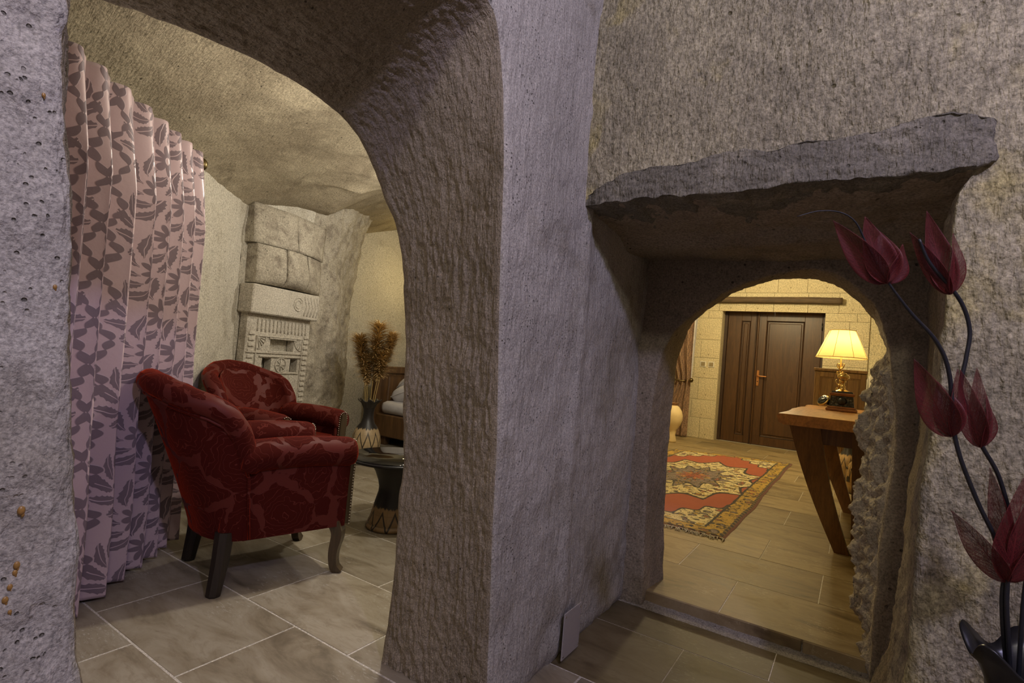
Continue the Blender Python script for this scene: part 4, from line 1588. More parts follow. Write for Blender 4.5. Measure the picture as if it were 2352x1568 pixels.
def drape(name, x0, x1, y, z0, z1, lam, amp, mat, tie=None, squeeze=0.5, nuv=(120, 90), shift=0.0):
    u = np.linspace(0, 1, nuv[0])
    v = np.linspace(0, 1, nuv[1])
    U, V = np.meshgrid(u, v, indexing='ij')
    z = z1 + (z0 - z1) * V
    w = np.ones_like(z)
    if tie is not None:
        w = 1 - squeeze * np.exp(-((z - tie) / 0.28) ** 2)
    xc = x1
    x = xc + (x0 - xc) * (1 - U) * w + shift * (V - 0.5)
    off = amp * np.sin(2 * math.pi * U * (x1 - x0) / lam + 0.6 * np.sin(V * 5)) + 0.3 * amp * np.sin(4 * math.pi * U * (x1 - x0) / lam + 1)
    o = sheet(name, np.stack([x, y + off, z], -1), mat)
    uv_from(o, np.stack([U * (x1 - x0) * 1.6, V * (z1 - z0)], -1))
    m = o.modifiers.new('thickness', 'SOLIDIFY')
    m.thickness = 0.003
    return o


bc = empty('tied_curtain', (-2.25, 7.98, 0.06))
tag(bc, 'brown patterned curtain tied back left of the light switches', 'curtain')
for nm, a in (('curtain_cloth', (-2.42, -2.045, 7.97, 0.07, 2.3, 0.11, 0.028, M_damask_brown, 0.90, 0.42)),):
    o = drape(nm, *a)
    o.parent = bc
    o.matrix_parent_inverse = Matrix.Translation((2.25, -7.98, -0.06))
mb = MB()
mb.tube([(-0.02 + 0.165 * math.cos(w) - 0.0, -0.005 + 0.055 * math.sin(w), 0.83 + 0.01 * math.sin(2 * w)) for w in np.linspace(0, 2 * math.pi, 25)], 0.012, 8, cap=False)
mb.build('tieback_cord', M_bronze, bc)
mb = MB()
mb.ball((0.225, -0.05, 0.84), 0.034, 12, 8)
mb.build('tieback_knob', M_bronze, bc)
sh = drape('sheer_curtain', -2.16, -2.03, 8.06, 0.88, 2.25, 0.05, 0.010, M_white, None, 0.5, (40, 40), -0.05)
tag(sh, 'narrow strip of white sheer curtain between the brown curtain and the switches', 'curtain')

cv = empty('cream_vase', (-2.055, 7.2, 0.06))
tag(cv, 'round cream clay vase on the floor at the left edge of the small arch', 'vase')
mb = MB()
mb.lathe([(0.0, 0.0), (0.075, 0.0), (0.08, 0.02), (0.06, 0.10), (0.075, 0.17), (0.115, 0.23), (0.138, 0.30), (0.140, 0.36), (0.125, 0.42), (0.09, 0.47), (0.06, 0.49)], 32)
mb.build('body', M_cream, cv)
mb = MB()
mb.lathe([(0.06, 0.485), (0.058, 0.50), (0.075, 0.52), (0.078, 0.525), (0.066, 0.524), (0.05, 0.50), (0.045, 0.46)], 32)
mb.build('neck', mottled('terracotta', (0.30, 0.16, 0.08), (0.22, 0.11, 0.05), 0.7, 0, 25, 0.2), cv)

# ================================================================== RUG
def rug_mat():
    m = Mat('rug_wool', Roughness=0.95)
    u, v, z = m.sep(m.coord('UV'))
    wob = m.math('MULTIPLY', m.math('SUBTRACT', m.noise(m.coord('UV'), 22, 3, 0.6), 0.5), 0.02)
    x = m.math('ABSOLUTE', m.math('SUBTRACT', m.math('ADD', u, wob), 0.625))
    y = m.math('ABSOLUTE', m.math('SUBTRACT', m.math('ADD', v, wob), 1.8))
    de = m.math('MINIMUM', m.math('SUBTRACT', 0.625, x), m.math('SUBTRACT', 1.8, y))
    p = m.comb(x, y, 0.0)
    gold, cream, red, black, grey = (0.52, 0.32, 0.03), (0.72, 0.60, 0.30), (0.42, 0.075, 0.016), (0.022, 0.014, 0.008), (0.24, 0.18, 0.15)
    # motif specks
    warp = m.n.new('ShaderNodeVectorMath')
    m.link(p, warp.inputs[0])
    sc = m.n.new('ShaderNodeVectorMath')
    sc.operation = 'SCALE'
    m.link(m.noise(p, 16, 2, 0.5, 0.0, True), sc.inputs[0])
    sc.inputs['Scale'].default_value = 0.05
    m.link(sc.outputs[0], warp.inputs[1])
    q = warp.outputs[0]
    vc = m.vor(q, 15, 'F1', 'Color')
    vd = m.vor(q, 15, 'F1', 'Distance')
    rr_ = m.sep(vc)[0]
    mot = m.ramp(rr_, [(0.0, gold), (0.3, red), (0.5, grey), (0.68, gold), (0.85, (0.30, 0.10, 0.03))], 'CONSTANT')
    ol = m.math('MULTIPLY', m.step(vd, 0.30, 0.33), m.math('SUBTRACT', 1.0, m.step(vd, 0.44, 0.47)))
    inn = m.math('SUBTRACT', 1.0, m.step(vd, 0.30, 0.33))
    twig = m.math('SUBTRACT', 1.0, m.step(m.math('ABSOLUTE', m.math('SUBTRACT', m.noise(q, 20, 2, 0.5, 1.5), 0.5)), 0.018, 0.03))
    dark = m.math('MAXIMUM', m.math('MULTIPLY', ol, m.step(rr_, 0.2, 0.21)), m.math('MULTIPLY', twig, 0.9))

    def motif(base, amount=1.0):
        c = m.mix(m.math('MULTIPLY', inn, amount), base, mot)
        return m.mix(dark, c, black)

    # medallion
    ang = m.math('ARCTAN2', y, m.math('MULTIPLY', x, 1.8))
    r = m.math('SQRT', m.math('ADD', m.math('POWER', m.math('DIVIDE', x, 0.53), 2.0), m.math('POWER', m.math('DIVIDE', y, 1.05), 2.0)))
    r = m.math('ADD', r, m.math('MULTIPLY', m.math('ABSOLUTE', m.math('SINE', m.math('MULTIPLY', ang, 6.0))), 0.20))
    med = m.math('SUBTRACT', 1.0, m.step(r, 1.02, 1.03))
    med_o = m.math('SUBTRACT', 1.0, m.step(r, 1.07, 1.08))
    mid = m.math('SUBTRACT', 1.0, m.step(r, 0.58, 0.59))
    mid_o = m.math('SUBTRACT', 1.0, m.step(r, 0.62, 0.63))
    cen = m.math('SUBTRACT', 1.0, m.step(r, 0.30, 0.31))
    # spandrels
    sp = m.math('ADD', m.math('DIVIDE', m.math('SUBTRACT', 0.48, x), 0.36), m.math('DIVIDE', m.math('SUBTRACT', 1.65, y), 0.62))
    sp = m.math('ADD', sp, m.math('MULTIPLY', m.math('SINE', m.math('MULTIPLY', m.math('SUBTRACT', m.math('MULTIPLY', x, 3.2), m.math('MULTIPLY', y, 1.8)), 9.0)), 0.10))
    spm = m.math('SUBTRACT', 1.0, m.step(sp, 0.98, 0.99))
    spo = m.math('SUBTRACT', 1.0, m.step(sp, 1.05, 1.06))
    abr = m.noise(m.map(m.coord('UV'), scale=(1, 30, 1)), 4, 3, 0.7)
    fld = m.mix(m.step(abr, 0.3, 0.7), red, (0.29, 0.045, 0.012))
    col = m.mix(spo, fld, black)
    col = m.mix(spm, col, motif(cream))
    col = m.mix(med_o, col, black)
    col = m.mix(med, col, motif(cream))
    col = m.mix(mid_o, col, black)
    col = m.mix(mid, col, motif(grey))
    col = m.mix(cen, col, motif(red, 0.6))
    b0 = m.math('SUBTRACT', 1.0, m.step(de, 0.146, 0.150))
    b1 = m.math('SUBTRACT', 1.0, m.step(de, 0.130, 0.134))
    b2 = m.math('SUBTRACT', 1.0, m.step(de, 0.030, 0.034))
    b3 = m.math('SUBTRACT', 1.0, m.step(de, 0.010, 0.014))
    col = m.mix(b0, col, black)
    col = m.mix(b1, col, motif(gold))
    chk = m.math('FRACT', m.math('MULTIPLY', m.math('ADD', u, v), 16.0))
    col = m.mix(b2, col, m.mix(m.step(chk, 0.6, 0.64), black, (0.20, 0.12, 0.025)))
    col = m.mix(b3, col, (0.16, 0.035, 0.012))
    col = m.mix(1.0, col, m.ramp(m.noise(m.coord('UV'), 170, 3, 0.7), [(0.3, 0.62), (0.7, 1.25)]), 'MULTIPLY')
    m.set('Base Color', col)
    m.set('Sheen Weight', 0.25)
    m.bump(m.noise(m.coord('UV'), 240, 3, 0.7), 0.6, 0.004)
    return m.m


NR, FR, FL_, NL = (np.array(q) for q in ((-0.578, 3.24), (-0.560, 6.87), (-1.80, 6.55), (-1.83, 3.245)))
u = np.linspace(0, 1, 90)
v = np.linspace(0, 1, 200)
U, V = np.meshgrid(u, v, indexing='ij')
B = (NL * (1 - U)[..., None] + NR * U[..., None]) * (1 - V)[..., None] + (FL_ * (1 - U)[..., None] + FR * U[..., None]) * V[..., None]
B[..., 0] += 0.012 * fbm(np.stack([V * 7, U * 0 + 1, U * 0], -1), 3) * np.abs(2 * U - 1) ** 3
ed = np.minimum(np.minimum(U * 1.25, (1 - U) * 1.25), np.minimum(V, 1 - V) * 3.6)
H = 0.0625 + 0.011 * np.clip(ed / 0.006, 0, 1) ** 0.5 + 0.002 * fbm(np.stack([U * 5, V * 12, U * 0], -1), 2)
rug = empty('rug', (-1.2, 5.0, 0.06))
tag(rug, 'red oriental rug with cream medallion, gold border and white fringe', 'rug')
pile = sheet('pile', np.stack([B[..., 0] + 1.2, B[..., 1] - 5.0, H - 0.06], -1), rug_mat(), parent=rug)
uv_from(pile, np.stack([U * 1.25, V * 3.6], -1))
mb = MB()
rg_ = np.random.default_rng(5)
for k in range(230):
    q = k / 229
    p = NL * (1 - q) + NR * q
    p2 = p + np.array([rg_.normal(0.012, 0.014), -rg_.uniform(0.03, 0.065)])
    pm = (p + p2) / 2 + rg_.normal(0, 0.006, 2)
    mb.tube([(p[0] + 1.2, p[1] - 4.996, 0.006), (pm[0] + 1.2, pm[1] - 5.0, 0.010 + rg_.uniform(0, 0.006)), (p2[0] + 1.2, p2[1] - 5.0, 0.004)], [0.0028, 0.0026, 0.0012], 4, cap=False)
fg = mb.build('fringe', mottled('fringe_cotton', (0.46, 0.42, 0.34), (0.38, 0.34, 0.27), 0.95, 0, 60, 0.2), rug, fix=False)
fg['kind'] = 'stuff'

# ================================================================== DESK AND WHAT STANDS ON IT
desk = empty('desk', (-0.13, 4.2, 0.06))
tag(desk, 'rustic honey-coloured wooden desk with a live edge and slanted plank legs', 'desk')
ny = 90
yy = np.linspace(3.185, 5.15, ny)
left = -0.350 + 0.012 * fbm(np.stack([yy * 3, yy * 0, yy * 0], -1), 3) + 0.03 * np.clip((yy - 4.55) / 0.15, 0, 1) - 0.02 * np.clip((yy - 4.9) / 0.1, 0, 1)
right = np.full(ny, 0.082)
g = []
for xa, zt_ in ((lambda l, r: r, 0.695), (lambda l, r: l + 0.035, 0.693), (lambda l, r: l + 0.008, 0.705), (lambda l, r: l, 0.735), (lambda l, r: l + 0.006, 0.748), (lambda l, r: l + 0.02, 0.750), (lambda l, r: (l + r) / 2, 0.750), (lambda l, r: r, 0.750)):
    g.append(np.stack([xa(left, right) + 0.13, yy - 4.2, np.full(ny, zt_)], -1))
g = np.stack(g, 1)
g[0, :, 1] += 0.0
mb = MB()
mb.grid(g)
for e, rev in ((0, False), (-1, True)):
    idx = list(range(8))
    mb.add(g[e], [tuple(idx if not rev else idx[::-1])])
mb.build('desktop', M_desk, desk)
for y in (3.46, 4.88):
    mb = MB()
    mb.box((0.025, y - 4.2, 0.642), (0.235, 0.035, 0.105), 0.003)
    mb.build('apron_board', M_desk_leg, desk)


def plank_leg(p0, p1, w0, w1, th, bend=0.0):
    b = MB()
    n = 12
    rows_ = []
    for q in np.linspace(0, 1, n):
        c = np.array(p0) * (1 - q) + np.array(p1) * q
        c[0] -= bend * math.sin(math.pi * q)
        w = w0 + (w1 - w0) * q
        rows_.append([(c[0] - w / 2, c[1] - th / 2, c[2]), (c[0] + w / 2, c[1] - th / 2, c[2]), (c[0] + w / 2, c[1] + th / 2, c[2]), (c[0] - w / 2, c[1] + th / 2, c[2]), (c[0] - w / 2, c[1] - th / 2, c[2])])
    b.grid(np.array(rows_), smooth=False)
    b.add(rows_[-1][:4], [(0, 1, 2, 3)])
    b.add(rows_[0][:4], [(3, 2, 1, 0)])
    return b.build('leg', M_desk_leg, desk)


plank_leg((-0.105, 3.43 - 4.2, 0.694), (0.109, 3.54 - 4.2, 0.0), 0.155, 0.072, 0.055, 0.018)
plank_leg((-0.100, 4.84 - 4.2, 0.694), (0.130, 4.72 - 4.2, 0.0), 0.150, 0.072, 0.055, 0.012)
plank_leg((0.165, 3.43 - 4.2, 0.694), (0.180, 3.54 - 4.2, 0.0), 0.085, 0.06, 0.055)
plank_leg((0.165, 4.84 - 4.2, 0.694), (0.180, 4.72 - 4.2, 0.0), 0.085, 0.06, 0.055)

M_shade = Mat('lamp_shade_cloth', Roughness=0.9)
M_shade.set('Base Color', (0.85, 0.68, 0.34))
M_shade.set('Emission Color', (1.0, 0.66, 0.20, 1))
M_shade.set('Emission Strength', 0.10)
_tr = M_shade.n.new('ShaderNodeBsdfTranslucent')
_tr.inputs[0].default_value = (0.95, 0.72, 0.33, 1)
_mx = M_shade.n.new('ShaderNodeMixShader')
_mx.inputs[0].default_value = 0.55
M_shade.t.links.new(M_shade.b.outputs[0], _mx.inputs[1])
M_shade.t.links.new(_tr.outputs[0], _mx.inputs[2])
M_shade.t.links.new(_mx.outputs[0], M_shade.out.inputs[0])
tl = empty('table_lamp', (-0.108, 4.62, 0.81))
tag(tl, 'lit table lamp with cream panelled shade and gilt stem on the desk', 'lamp')
mb = MB()
mb.lathe([(0.0, 0.0), (0.062, 0.0), (0.066, 0.006), (0.058, 0.014), (0.030, 0.022), (0.014, 0.034), (0.0, 0.036)], 28)
mb.build('base', M_brass, tl)
mb = MB()
mb.tube([(0, 0, 0.02), (0, 0, 0.46)], 0.0055, 10)
for z in (0.06, 0.12, 0.18, 0.24, 0.30):
    mb.ball((0, 0, z), 0.012, 10, 6)
    for a_ in range(4):
        w = a_ * math.pi / 2 + z * 9
        mb.tube(curve([(0, 0, z), (0.018 * math.cos(w), 0.018 * math.sin(w), z + 0.012), (0.026 * math.cos(w), 0.026 * math.sin(w), z + 0.036), (0.016 * math.cos(w), 0.016 * math.sin(w), z + 0.045)], 8), [0.004] * 6 + [0.003, 0.002], 5)
mb.build('gilt_stem', M_brass, tl)
mb = MB()
mb.lathe([(0.166, 0.385), (0.083, 0.587)], 48)
shd = mb.build('shade', M_shade.m, tl)
mb = MB()
for k in range(8):
    w = k * math.pi / 4 + 0.5
    mb.tube([(0.1668 * math.cos(w), 0.1668 * math.sin(w), 0.385), (0.0838 * math.cos(w), 0.0838 * math.sin(w), 0.587)], 0.0014, 4)
for r_, z in ((0.166, 0.385), (0.083, 0.587)):
    mb.tube([(r_ * math.cos(w), r_ * math.sin(w), z) for w in np.linspace(0, 2 * math.pi, 49)], 0.0025, 5, cap=False)
mb.build('shade_trim', mottled('shade_trim_cloth', (0.62, 0.42, 0.14), (0.55, 0.36, 0.12), 0.9, 0, 20, 0), shd)
mb = MB()
mb.ball((0, 0, 0.50), 0.024, 12, 8, (1, 1, 1.3))
bulb_m = Mat('bulb', Roughness=0.3)
bulb_m.set('Emission Color', (1.0, 0.78, 0.42, 1))
bulb_m.set('Emission Strength', 30.0)
mb.build('bulb', bulb_m.m, tl)
bl = lamp('table_lamp_light', (0, 0.0, 0.47), 0.9, (1.0, 0.74, 0.34), 0.03)
bl.parent = tl

M_carvedblack = Mat('phone_black', Roughness=0.3)
_a = M_carvedblack.vor(M_carvedblack.coord(), 55)
M_carvedblack.set('Base Color', M_carvedblack.mix(M_carvedblack.step(_a, 0.10, 0.30), (0.09, 0.075, 0.045), (0.012, 0.012, 0.012)))
M_carvedblack.bump(_a, 0.8, 0.006)
M_carvedblack = M_carvedblack.m
ph = empty('telephone', (-0.082, 4.40, 0.8105), 0.0)
tag(ph, 'antique style telephone of brass, black relief and wood on the desk', 'telephone')
mb = MB()
mb.box((0, 0, 0.010), (0.188, 0.165, 0.020), 0.005)
mb.box((0, 0, 0.026), (0.168, 0.146, 0.014), 0.004)
mb.build('wooden_plinth', M_phone_wood, ph)


def frustum(b, s0, s1, z0, z1):
    V = [(sx * s / 2, sy * s / 2 * 0.87, z) for s, z in ((s0, z0), (s1, z1)) for sx, sy in ((-1, -1), (1, -1), (1, 1), (-1, 1))]
    b.add(V, [(3, 2, 1, 0), (4, 5, 6, 7)] + [(i, (i + 1) % 4, 4 + (i + 1) % 4, 4 + i) for i in range(4)])


mb = MB()
frustum(mb, 0.150, 0.132, 0.033, 0.108)
bd = mb.build('relief_body', M_carvedblack, ph)
mb = MB()
mb.lathe([(0.0, 0.0), (0.024, 0.0), (0.028, -0.004), (0.022, -0.010), (0.010, -0.014), (0.0, -0.016)], 20)
o = mb.build('medallion', M_blackm, bd)
o.location = (0, -0.064, 0.072)
o.rotation_euler = (math.radians(-90 + 12), 0, 0)
o.rotation_euler = (math.radians(90), 0, 0)
o.scale = (1, 1, -1)
mb = MB()
frustum(mb, 0.142, 0.150, 0.107, 0.116)
mb.box((0, 0, 0.121), (0.150, 0.131, 0.012), 0.003)
mb.build('wooden_cornice', M_phone_wood, ph)
mb = MB()
frustum(mb, 0.132, 0.116, 0.126, 0.140)
mb.build('top_plate', M_blackm, ph)
mb = MB()
mb.lathe([(0.046, 0.139), (0.038, 0.145), (0.020, 0.152), (0.013, 0.165), (0.018, 0.173), (0.012, 0.180), (0.011, 0.200), (0.019, 0.206), (0.019, 0.214), (0.0, 0.216)], 24)
mb.build('brass_neck', M_brass, ph)
mb = MB()
mb.box((0, 0, 0.219), (0.026, 0.10, 0.010), 0.003)
for y in (-0.045, 0.045):
    for sx in (1, -1):
        mb.tube(curve([(0, y, 0.219), (sx * 0.020, y, 0.222), (sx * 0.030, y, 0.245)], 8), 0.004, 6)
mb.build('cradle', M_brass, ph)
hs = MB()
hs.tube([(0, -0.075, 0.246), (0, 0.075, 0.246)], 0.011, 12)
hset = hs.build('handset', M_brass, ph)
for y, sg in ((-0.085, -1), (0.085, 1)):
    mb = MB()
    mb.lathe([(0.0, 0.018), (0.016, 0.018), (0.024, 0.008), (0.036, 0.0), (0.037, -0.016), (0.030, -0.020), (0.0, -0.020)], 24, c=(0, y, 0.250))
    mb.build('earpiece', M_brass, hset)
mb = MB()
mb.lathe([(0.0, 0.0), (0.030, 0.0), (0.042, 0.004), (0.044, 0.012), (0.040, 0.018), (0.0, 0.020)], 28)
dl = mb.build('dial', M_brass, ph)
dl.location = (-0.106, -0.02, 0.058)
dl.rotation_euler = (math.radians(38), math.radians(-42), 0)
mb = MB()
mb.lathe([(0.0, 0.021), (0.012, 0.022), (0.014, 0.020), (0.037, 0.020), (0.037, 0.017)], 28)
for k in range(10):
    w = k * 0.55
    mb.tube([(0.027 * math.cos(w), 0.027 * math.sin(w), 0.018), (0.027 * math.cos(w), 0.027 * math.sin(w), 0.0225)], 0.0045, 8)
mb.build('dial_face', M_carvedblack, dl)
mb = MB()
mb.tube([(-0.066, -0.02, 0.055), (-0.104, -0.02, 0.060)], 0.022, 14)
mb.build('dial_mount', M_blackm, ph)

# low panelled cabinet behind the desk
cab = empty('panelled_cabinet', (-0.14, 6.42, 0.06))
tag(cab, 'low panelled wooden cabinet against the wall behind the desk', 'cabinet')


def cpart(name, x0, x1, z0, z1, y0, y1, mat=None, parent=None, bev=0.003):
    b = MB()
    b.box(((x0 + x1) / 2, (y0 + y1) / 2, (z0 + z1) / 2), (x1 - x0, y1 - y0, z1 - z0), bev)
    return b.build(name, mat or M_cab, parent or cab)


cpart('body', -0.225, 0.215, 0.07, 1.07, -0.20, 0.20)
cpart('top_board', -0.235, 0.222, 1.07, 1.098, -0.222, 0.21)
for x in (-0.20, 0.19):
    for y in (-0.18, 0.18):
        cpart('foot', x - 0.02, x + 0.02, 0.0, 0.075, y - 0.02, y + 0.02)
for a, b in ((-0.222, -0.008), (0.0, 0.212)):
    for z0, z1 in ((0.09, 0.56), (0.585, 1.062)):
        dr = cpart('cabinet_door', a, b, z0, z1, -0.212, -0.199)
        for q in ((a, a + 0.045, z0, z1), (b - 0.045, b, z0, z1)):
            cpart('stile', *q, -0.222, -0.210, None, dr)
        for q in ((a + 0.045, b - 0.045, z0, z0 + 0.05), (a + 0.045, b - 0.045, z1 - 0.05, z1)):
            cpart('rail', *q, -0.222, -0.210, None, dr)
        cpart('door_panel', a + 0.058, b - 0.058, z0 + 0.063, z1 - 0.063, -0.219, -0.210, None, dr, 0.007)
        mb = MB()
        mb.tube([(a + 0.022 if a > -0.1 else b - 0.022, -0.222, (z0 + z1) / 2 + 0.02), (a + 0.022 if a > -0.1 else b - 0.022, -0.240, (z0 + z1) / 2 + 0.02)], 0.009, 10)
        mb.build('knob', M_blackm, dr)

M_jug = potter('jug_glaze', (0.018, 0.014, 0.012), (0.42, 0.27, 0.11), 0.03, 0.36, (0.03, 0.02, 0.014))
jg = empty('clay_jug', (-0.035, 5.93, 0.06))
tag(jg, 'tall dark-necked clay jug with scratched tan belly under the desk', 'jug')
mb = MB()
mb.lathe([(0.0, 0.0), (0.06, 0.0), (0.065, 0.02), (0.085, 0.08), (0.098, 0.16), (0.094, 0.23), (0.072, 0.29), (0.045, 0.33), (0.034, 0.37), (0.034, 0.42)], 32)
mb.build('body', M_jug, jg)
mb = MB()
mb.lathe([(0.034, 0.415), (0.038, 0.44), (0.052, 0.458), (0.050, 0.462), (0.034, 0.444), (0.028, 0.40)], 32)
mb.build('neck', M_clay_black, jg)
ln_ = empty('clay_lantern', (0.035, 5.60, 0.06))
tag(ln_, 'small tan clay lantern with dark arched cut-outs beside the rock edge', 'lantern')
mb = MB()
mb.lathe([(0.0, 0.0), (0.05, 0.0), (0.056, 0.02), (0.07, 0.08), (0.078, 0.14), (0.074, 0.20), (0.056, 0.255), (0.03, 0.29), (0.012, 0.305), (0.0, 0.307)], 32)
mb.build('body', potter('lantern_glaze', (0.02, 0.015, 0.01), (0.46, 0.29, 0.11), -0.08, 0.5, (0.03, 0.02, 0.014)), ln_)
for k in range(7):
    w = 2 * math.pi * k / 7 + 0.3
    for z, hgt, r_ in ((0.13, 0.05, 0.0775), (0.215, 0.036, 0.0690)):
        poly = [(-0.014, -hgt / 2), (0.014, -hgt / 2), (0.014, hgt * 0.2), (0.008, hgt * 0.42), (0, hgt / 2), (-0.008, hgt * 0.42), (-0.014, hgt * 0.2)]
        mb = MB()
        mb.prism(poly, -0.003, 0.0015, 'y')
        o = mb.build('cut_out', M_clay_black, ln_)
        ww = w + (0.45 if z > 0.2 else 0)
        o.location = (r_ * math.cos(ww), r_ * math.sin(ww), z)
        o.rotation_euler = (0 if z < 0.2 else 0.35, 0, ww + math.pi / 2)
sp_ = empty('ledge_pot', (0.185, 4.05, 1.128))
tag(sp_, 'small dark round pot on the ledge at the right edge of the small arch', 'pot')
mb = MB()
mb.lathe([(0.0, 0.0), (0.022, 0.0), (0.040, 0.02), (0.045, 0.042), (0.038, 0.064), (0.022, 0.074)], 24)
mb.build('body', M_blackm, sp_)
mb = MB()
mb.lathe([(0.022, 0.073), (0.027, 0.082), (0.024, 0.083), (0.018, 0.074), (0.016, 0.06)], 24)
mb.build('lip', M_blackm, sp_)

# ================================================================== BLACK VASE WITH RED SKELETON-LEAF FLOWERS
bv = empty('black_vase', (0.270, 1.295, 0.0))
bv.scale = (0.9, 0.9, 0.945)
tag(bv, 'tall black metal vase with a wavy flared mouth at the right edge', 'vase')
mb = MB()
mb.lathe([(0.0, 0.0), (0.070, 0.0), (0.076, 0.012), (0.062, 0.05), (0.050, 0.12), (0.055, 0.22), (0.070, 0.32), (0.072, 0.40), (0.056, 0.47)], 40)
mb.build('body', M_blackm, bv)
wv = lambda r, z, w, i: (r * (1 + [0, 0.02, 0.06, 0.10, 0.10, 0.05, 0.0, 0][i] * math.sin(5 * w + 0.6)), z + [0, 0.003, 0.010, 0.020, 0.020, 0.010, 0.0, 0][i] * math.sin(5 * w + 0.6))
mb = MB()
mb.lathe([(0.056, 0.468), (0.058, 0.505), (0.074, 0.545), (0.094, 0.566), (0.091, 0.570), (0.068, 0.548), (0.050, 0.505), (0.044, 0.43)], 80, wob=wv)
mb.build('wavy_mouth', M_blackm, bv)


def skeleton_leaf(name, base_c, rim):
    m = Mat(name, Roughness=0.55)
    u_, v_, z_ = m.sep(m.coord('UV'))
    av = m.math('ABSOLUTE', v_)
    vein = m.math('ABSOLUTE', m.math('SUBTRACT', m.math('FRACT', m.math('ADD', m.math('MULTIPLY', u_, 13.0), m.math('MULTIPLY', av, -4.0))), 0.5))
    side = m.math('SUBTRACT', 1.0, m.step(vein, 0.05, 0.10))
    midr = m.math('SUBTRACT', 1.0, m.step(av, 0.03, 0.06))
    edge_ = m.step(av, 0.94, 0.97)
    net = m.step(m.vor(m.coord('UV'), 38, 'DISTANCE_TO_EDGE'), 0.06, 0.10)
    solid = m.math('MAXIMUM', m.math('MAXIMUM', side, midr), m.math('MAXIMUM', edge_, m.math('SUBTRACT', 1.0, net)))
    low = m.math('SUBTRACT', 1.0, m.step(u_, 0.10, 0.75))
    al = m.math('ADD', 0.26, m.math('MULTIPLY', solid, 0.42))
    al = m.math('MINIMUM', 1.0, m.math('ADD', al, m.math('MULTIPLY', low, 0.28)))
    m.set('Base Color', m.mix(solid, base_c, rim))
    m.set('Alpha', al)
    m.set('Subsurface Weight', 0.0)
    return m.m


M_leaf = skeleton_leaf('red_skeleton_leaf', (0.085, 0.007, 0.008), (0.135, 0.012, 0.013))
VIEW = np.array([0.30, -0.95, 0.0])


def petal(base, tip, width, lean, curl, parent, origin, name='leaf_petal'):
    base, tip = np.array(base, float), np.array(tip, float)
    d = tip - base
    L = np.linalg.norm(d)
    d = d / L
    nrm = VIEW - d * (VIEW @ d)
    nrm = nrm / np.linalg.norm(nrm)
    side = np.cross(d, nrm)
    c, s = math.cos(lean), math.sin(lean)
    side, nrm = side * c + nrm * s, nrm * c - side * s
    nu_, nv_ = 26, 13
    P = np.zeros((nu_, nv_, 3))
    UVs = np.zeros((nu_, nv_, 2))
    for i, a in enumerate(np.linspace(0, 1, nu_)):
        w = width * (math.sin(math.pi * a ** 0.75) ** 0.85 * (1 - 0.35 * a) + 0.03 * (1 - a))
        cen = base + d * L * a + nrm * curl * L * math.sin(math.pi * a * 0.9) + nrm * curl * 0.6 * L * a ** 3
        for j, b in enumerate(np.linspace(-1, 1, nv_)):
            rip = 0.05 * width * math.sin(9 * a + 4 * b) * abs(b)
            P[i, j] = cen + side * w * b + nrm * (0.45 * w * b * b + rip)
            UVs[i, j] = (a, b)
    o = sheet(name, P - np.array(origin), M_leaf, parent=parent)
    uv_from(o, UVs)
    sm = o.modifiers.new('thickness', 'SOLIDIFY')
    sm.thickness = 0.0006
    return o


ORG = (0.25, 1.28, 0.49)
fs1 = empty('flower_stem', ORG)
tag(fs1, 'red skeleton-leaf flower stem whose wire tip hooks left over the small arch', 'artificial flower', 'red flower stems in the black vase')
S1 = [(0.253, 1.286, 0.46), (0.238, 1.271, 0.612), (0.235, 1.267, 0.672), (0.218, 1.253, 0.727), (0.182, 1.227, 0.803), (0.148, 1.201, 0.898), (0.133, 1.186, 1.01), (0.111, 1.169, 1.065), (0.07, 1.141, 1.113),
      (0.032, 1.114, 1.166), (0.001, 1.091, 1.223), (-0.017, 1.077, 1.259), (-0.04, 1.062, 1.274), (-0.072, 1.041, 1.273), (-0.103, 1.021, 1.26)]
c = curve(S1, 120)
mb = MB()
mb.tube(c - np.array(ORG), list(np.interp(np.linspace(0, 1, 120), [0, 0.65, 0.75, 1], [0.0036, 0.0034, 0.0022, 0.0008])), 8)
mb.build('wire_stem', M_iron, fs1)
b1 = (0.033, 1.114, 1.158)
for tip, w, ln, cu in (((-0.050, 1.062, 1.262), 0.026, 0.5, 0.05), ((0.000, 1.080, 1.270), 0.030, -0.1, -0.08), ((0.050, 1.125, 1.228), 0.026, -0.7, 0.06), ((0.020, 1.135, 1.250), 0.028, 0.2, 0.10)):
    petal(b1, tip, w, ln, cu, fs1, ORG)
b3 = (0.142, 1.197, 0.903)
for tip, w, ln, cu in (((0.080, 1.150, 1.034), 0.030, 0.45, 0.05), ((0.150, 1.190, 1.020), 0.024, -0.6, -0.06), ((0.118, 1.215, 0.995), 0.026, 0.1, 0.10)):
    petal(b3, tip, w, ln, cu, fs1, ORG)
b5 = (0.236, 1.268, 0.660)
for tip, w, ln, cu in (((0.148, 1.200, 0.770), 0.026, 0.7, -0.06), ((0.245, 1.255, 0.845), 0.036, 0.2, 0.05), ((0.262, 1.290, 0.775), 0.034, -0.6, 0.08)):
    petal(b5, tip, w, ln, cu, fs1, ORG)

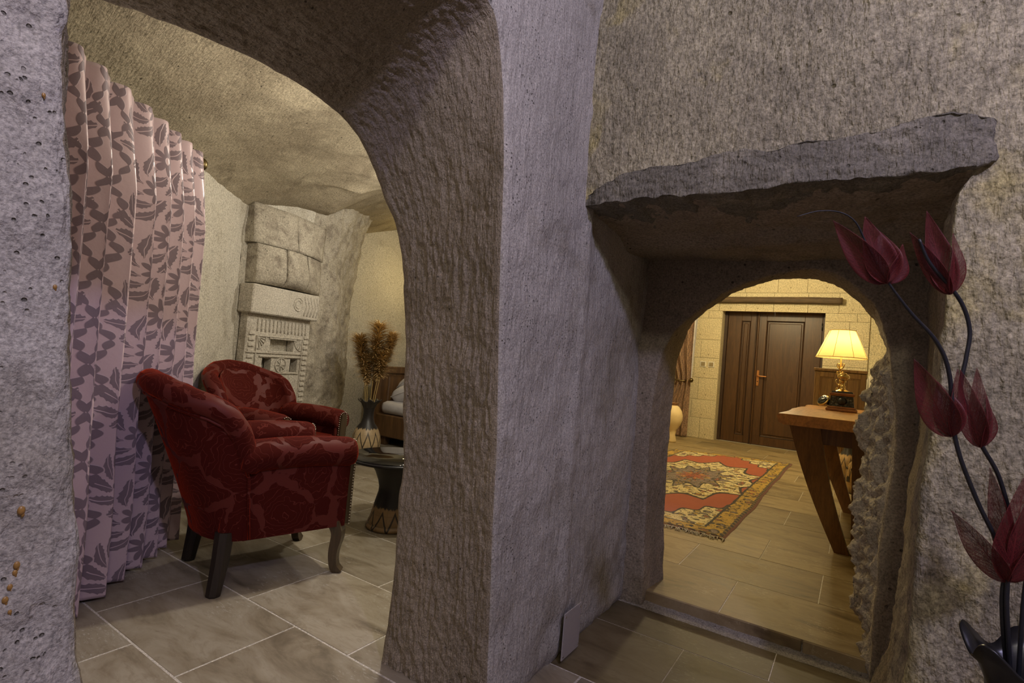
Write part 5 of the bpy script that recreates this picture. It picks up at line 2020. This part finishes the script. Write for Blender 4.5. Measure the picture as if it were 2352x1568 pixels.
fs2 = empty('flower_stem', ORG)
tag(fs2, 'red skeleton-leaf flower stem standing upright against the right wall', 'artificial flower', 'red flower stems in the black vase')
S2 = [(0.248, 1.283, 0.46), (0.231, 1.268, 0.589), (0.229, 1.264, 0.657), (0.243, 1.272, 0.696), (0.236, 1.264, 0.756), (0.212, 1.245, 0.84), (0.183, 1.224, 0.894), (0.163, 1.208, 0.945), (0.148, 1.197, 0.989),
      (0.153, 1.198, 1.042), (0.156, 1.198, 1.088), (0.145, 1.189, 1.129), (0.125, 1.174, 1.161), (0.091, 1.15, 1.202), (0.073, 1.137, 1.242)]
c = curve(S2, 120)
mb = MB()
mb.tube(c - np.array(ORG) + np.array([0.004, 0.012, 0]), list(np.interp(np.linspace(0, 1, 120), [0, 0.85, 1], [0.0036, 0.0033, 0.0024])), 8)
mb.build('wire_stem', M_iron, fs2)
b2 = (0.128, 1.186, 1.150)
for tip, w, ln, cu in (((0.062, 1.138, 1.250), 0.018, 0.7, -0.06), ((0.088, 1.150, 1.292), 0.024, 0.2, -0.08), ((0.122, 1.176, 1.255), 0.020, -0.5, 0.05)):
    petal(b2, tip, w, ln, cu, fs2, ORG)
b4 = (0.186, 1.234, 0.888)
for tip, w, ln, cu in (((0.150, 1.205, 1.022), 0.022, 0.5, 0.06), ((0.177, 1.220, 1.026), 0.020, 0.0, -0.06), ((0.186, 1.234, 0.975), 0.022, -0.7, 0.06)):
    petal(b4, tip, w, ln, cu, fs2, ORG)
b6 = (0.240, 1.280, 0.690)
for tip, w, ln, cu in (((0.198, 1.240, 0.852), 0.020, 0.9, -0.05), ((0.262, 1.290, 0.870), 0.040, -0.3, 0.08)):
    petal(b6, tip, w, ln, cu, fs2, ORG)

fs3 = empty('flower_stem', ORG)
tag(fs3, 'short red skeleton-leaf flower stem partly cut by the right picture edge', 'artificial flower', 'red flower stems in the black vase')
c = curve([(0.262, 1.295, 0.46), (0.262, 1.292, 0.60), (0.266, 1.292, 0.68), (0.280, 1.300, 0.76), (0.300, 1.315, 0.86)], 60)
mb = MB()
mb.tube(c - np.array(ORG), 0.0034, 8)
mb.build('wire_stem', M_iron, fs3)
for tip, w, ln, cu in (((0.262, 1.275, 0.90), 0.026, 0.4, 0.06), ((0.305, 1.30, 0.93), 0.030, -0.2, -0.06), ((0.335, 1.33, 0.88), 0.026, -0.6, 0.06)):
    petal((0.292, 1.308, 0.79), tip, w, ln, cu, fs3, ORG)


# ochre resin drips on the near end of the arch wall
M_drip = mottled('ochre_drip', (0.34, 0.19, 0.05), (0.25, 0.13, 0.03), 0.35, 0.0, 60, 0.2)
for y, z, r_ in ((0.212, 0.754, 0.0042), (0.215, 0.691, 0.0036), (0.214, 0.683, 0.0028), (0.211, 0.668, 0.0030), (0.208, 0.655, 0.0034), (0.212, 0.642, 0.0022), (0.220, 1.008, 0.0024), (0.191, 1.221, 0.0022)):
    mb = MB()
    mb.ball((0, 0, 0), r_, 10, 6, (0.55, 0.9, 1.25))
    mb.ball((0.0, r_ * 0.4, -r_ * 1.2), r_ * 0.5, 8, 5, (0.5, 0.8, 1.3))
    o = mb.build('resin_drip', M_drip, wl)
    hit, loc, nrm, _ = wl.ray_cast((0.0, y, z), (-1, 0, 0))
    o.location = (loc.x + 0.0005, y, z) if hit else (-0.776, y, z)
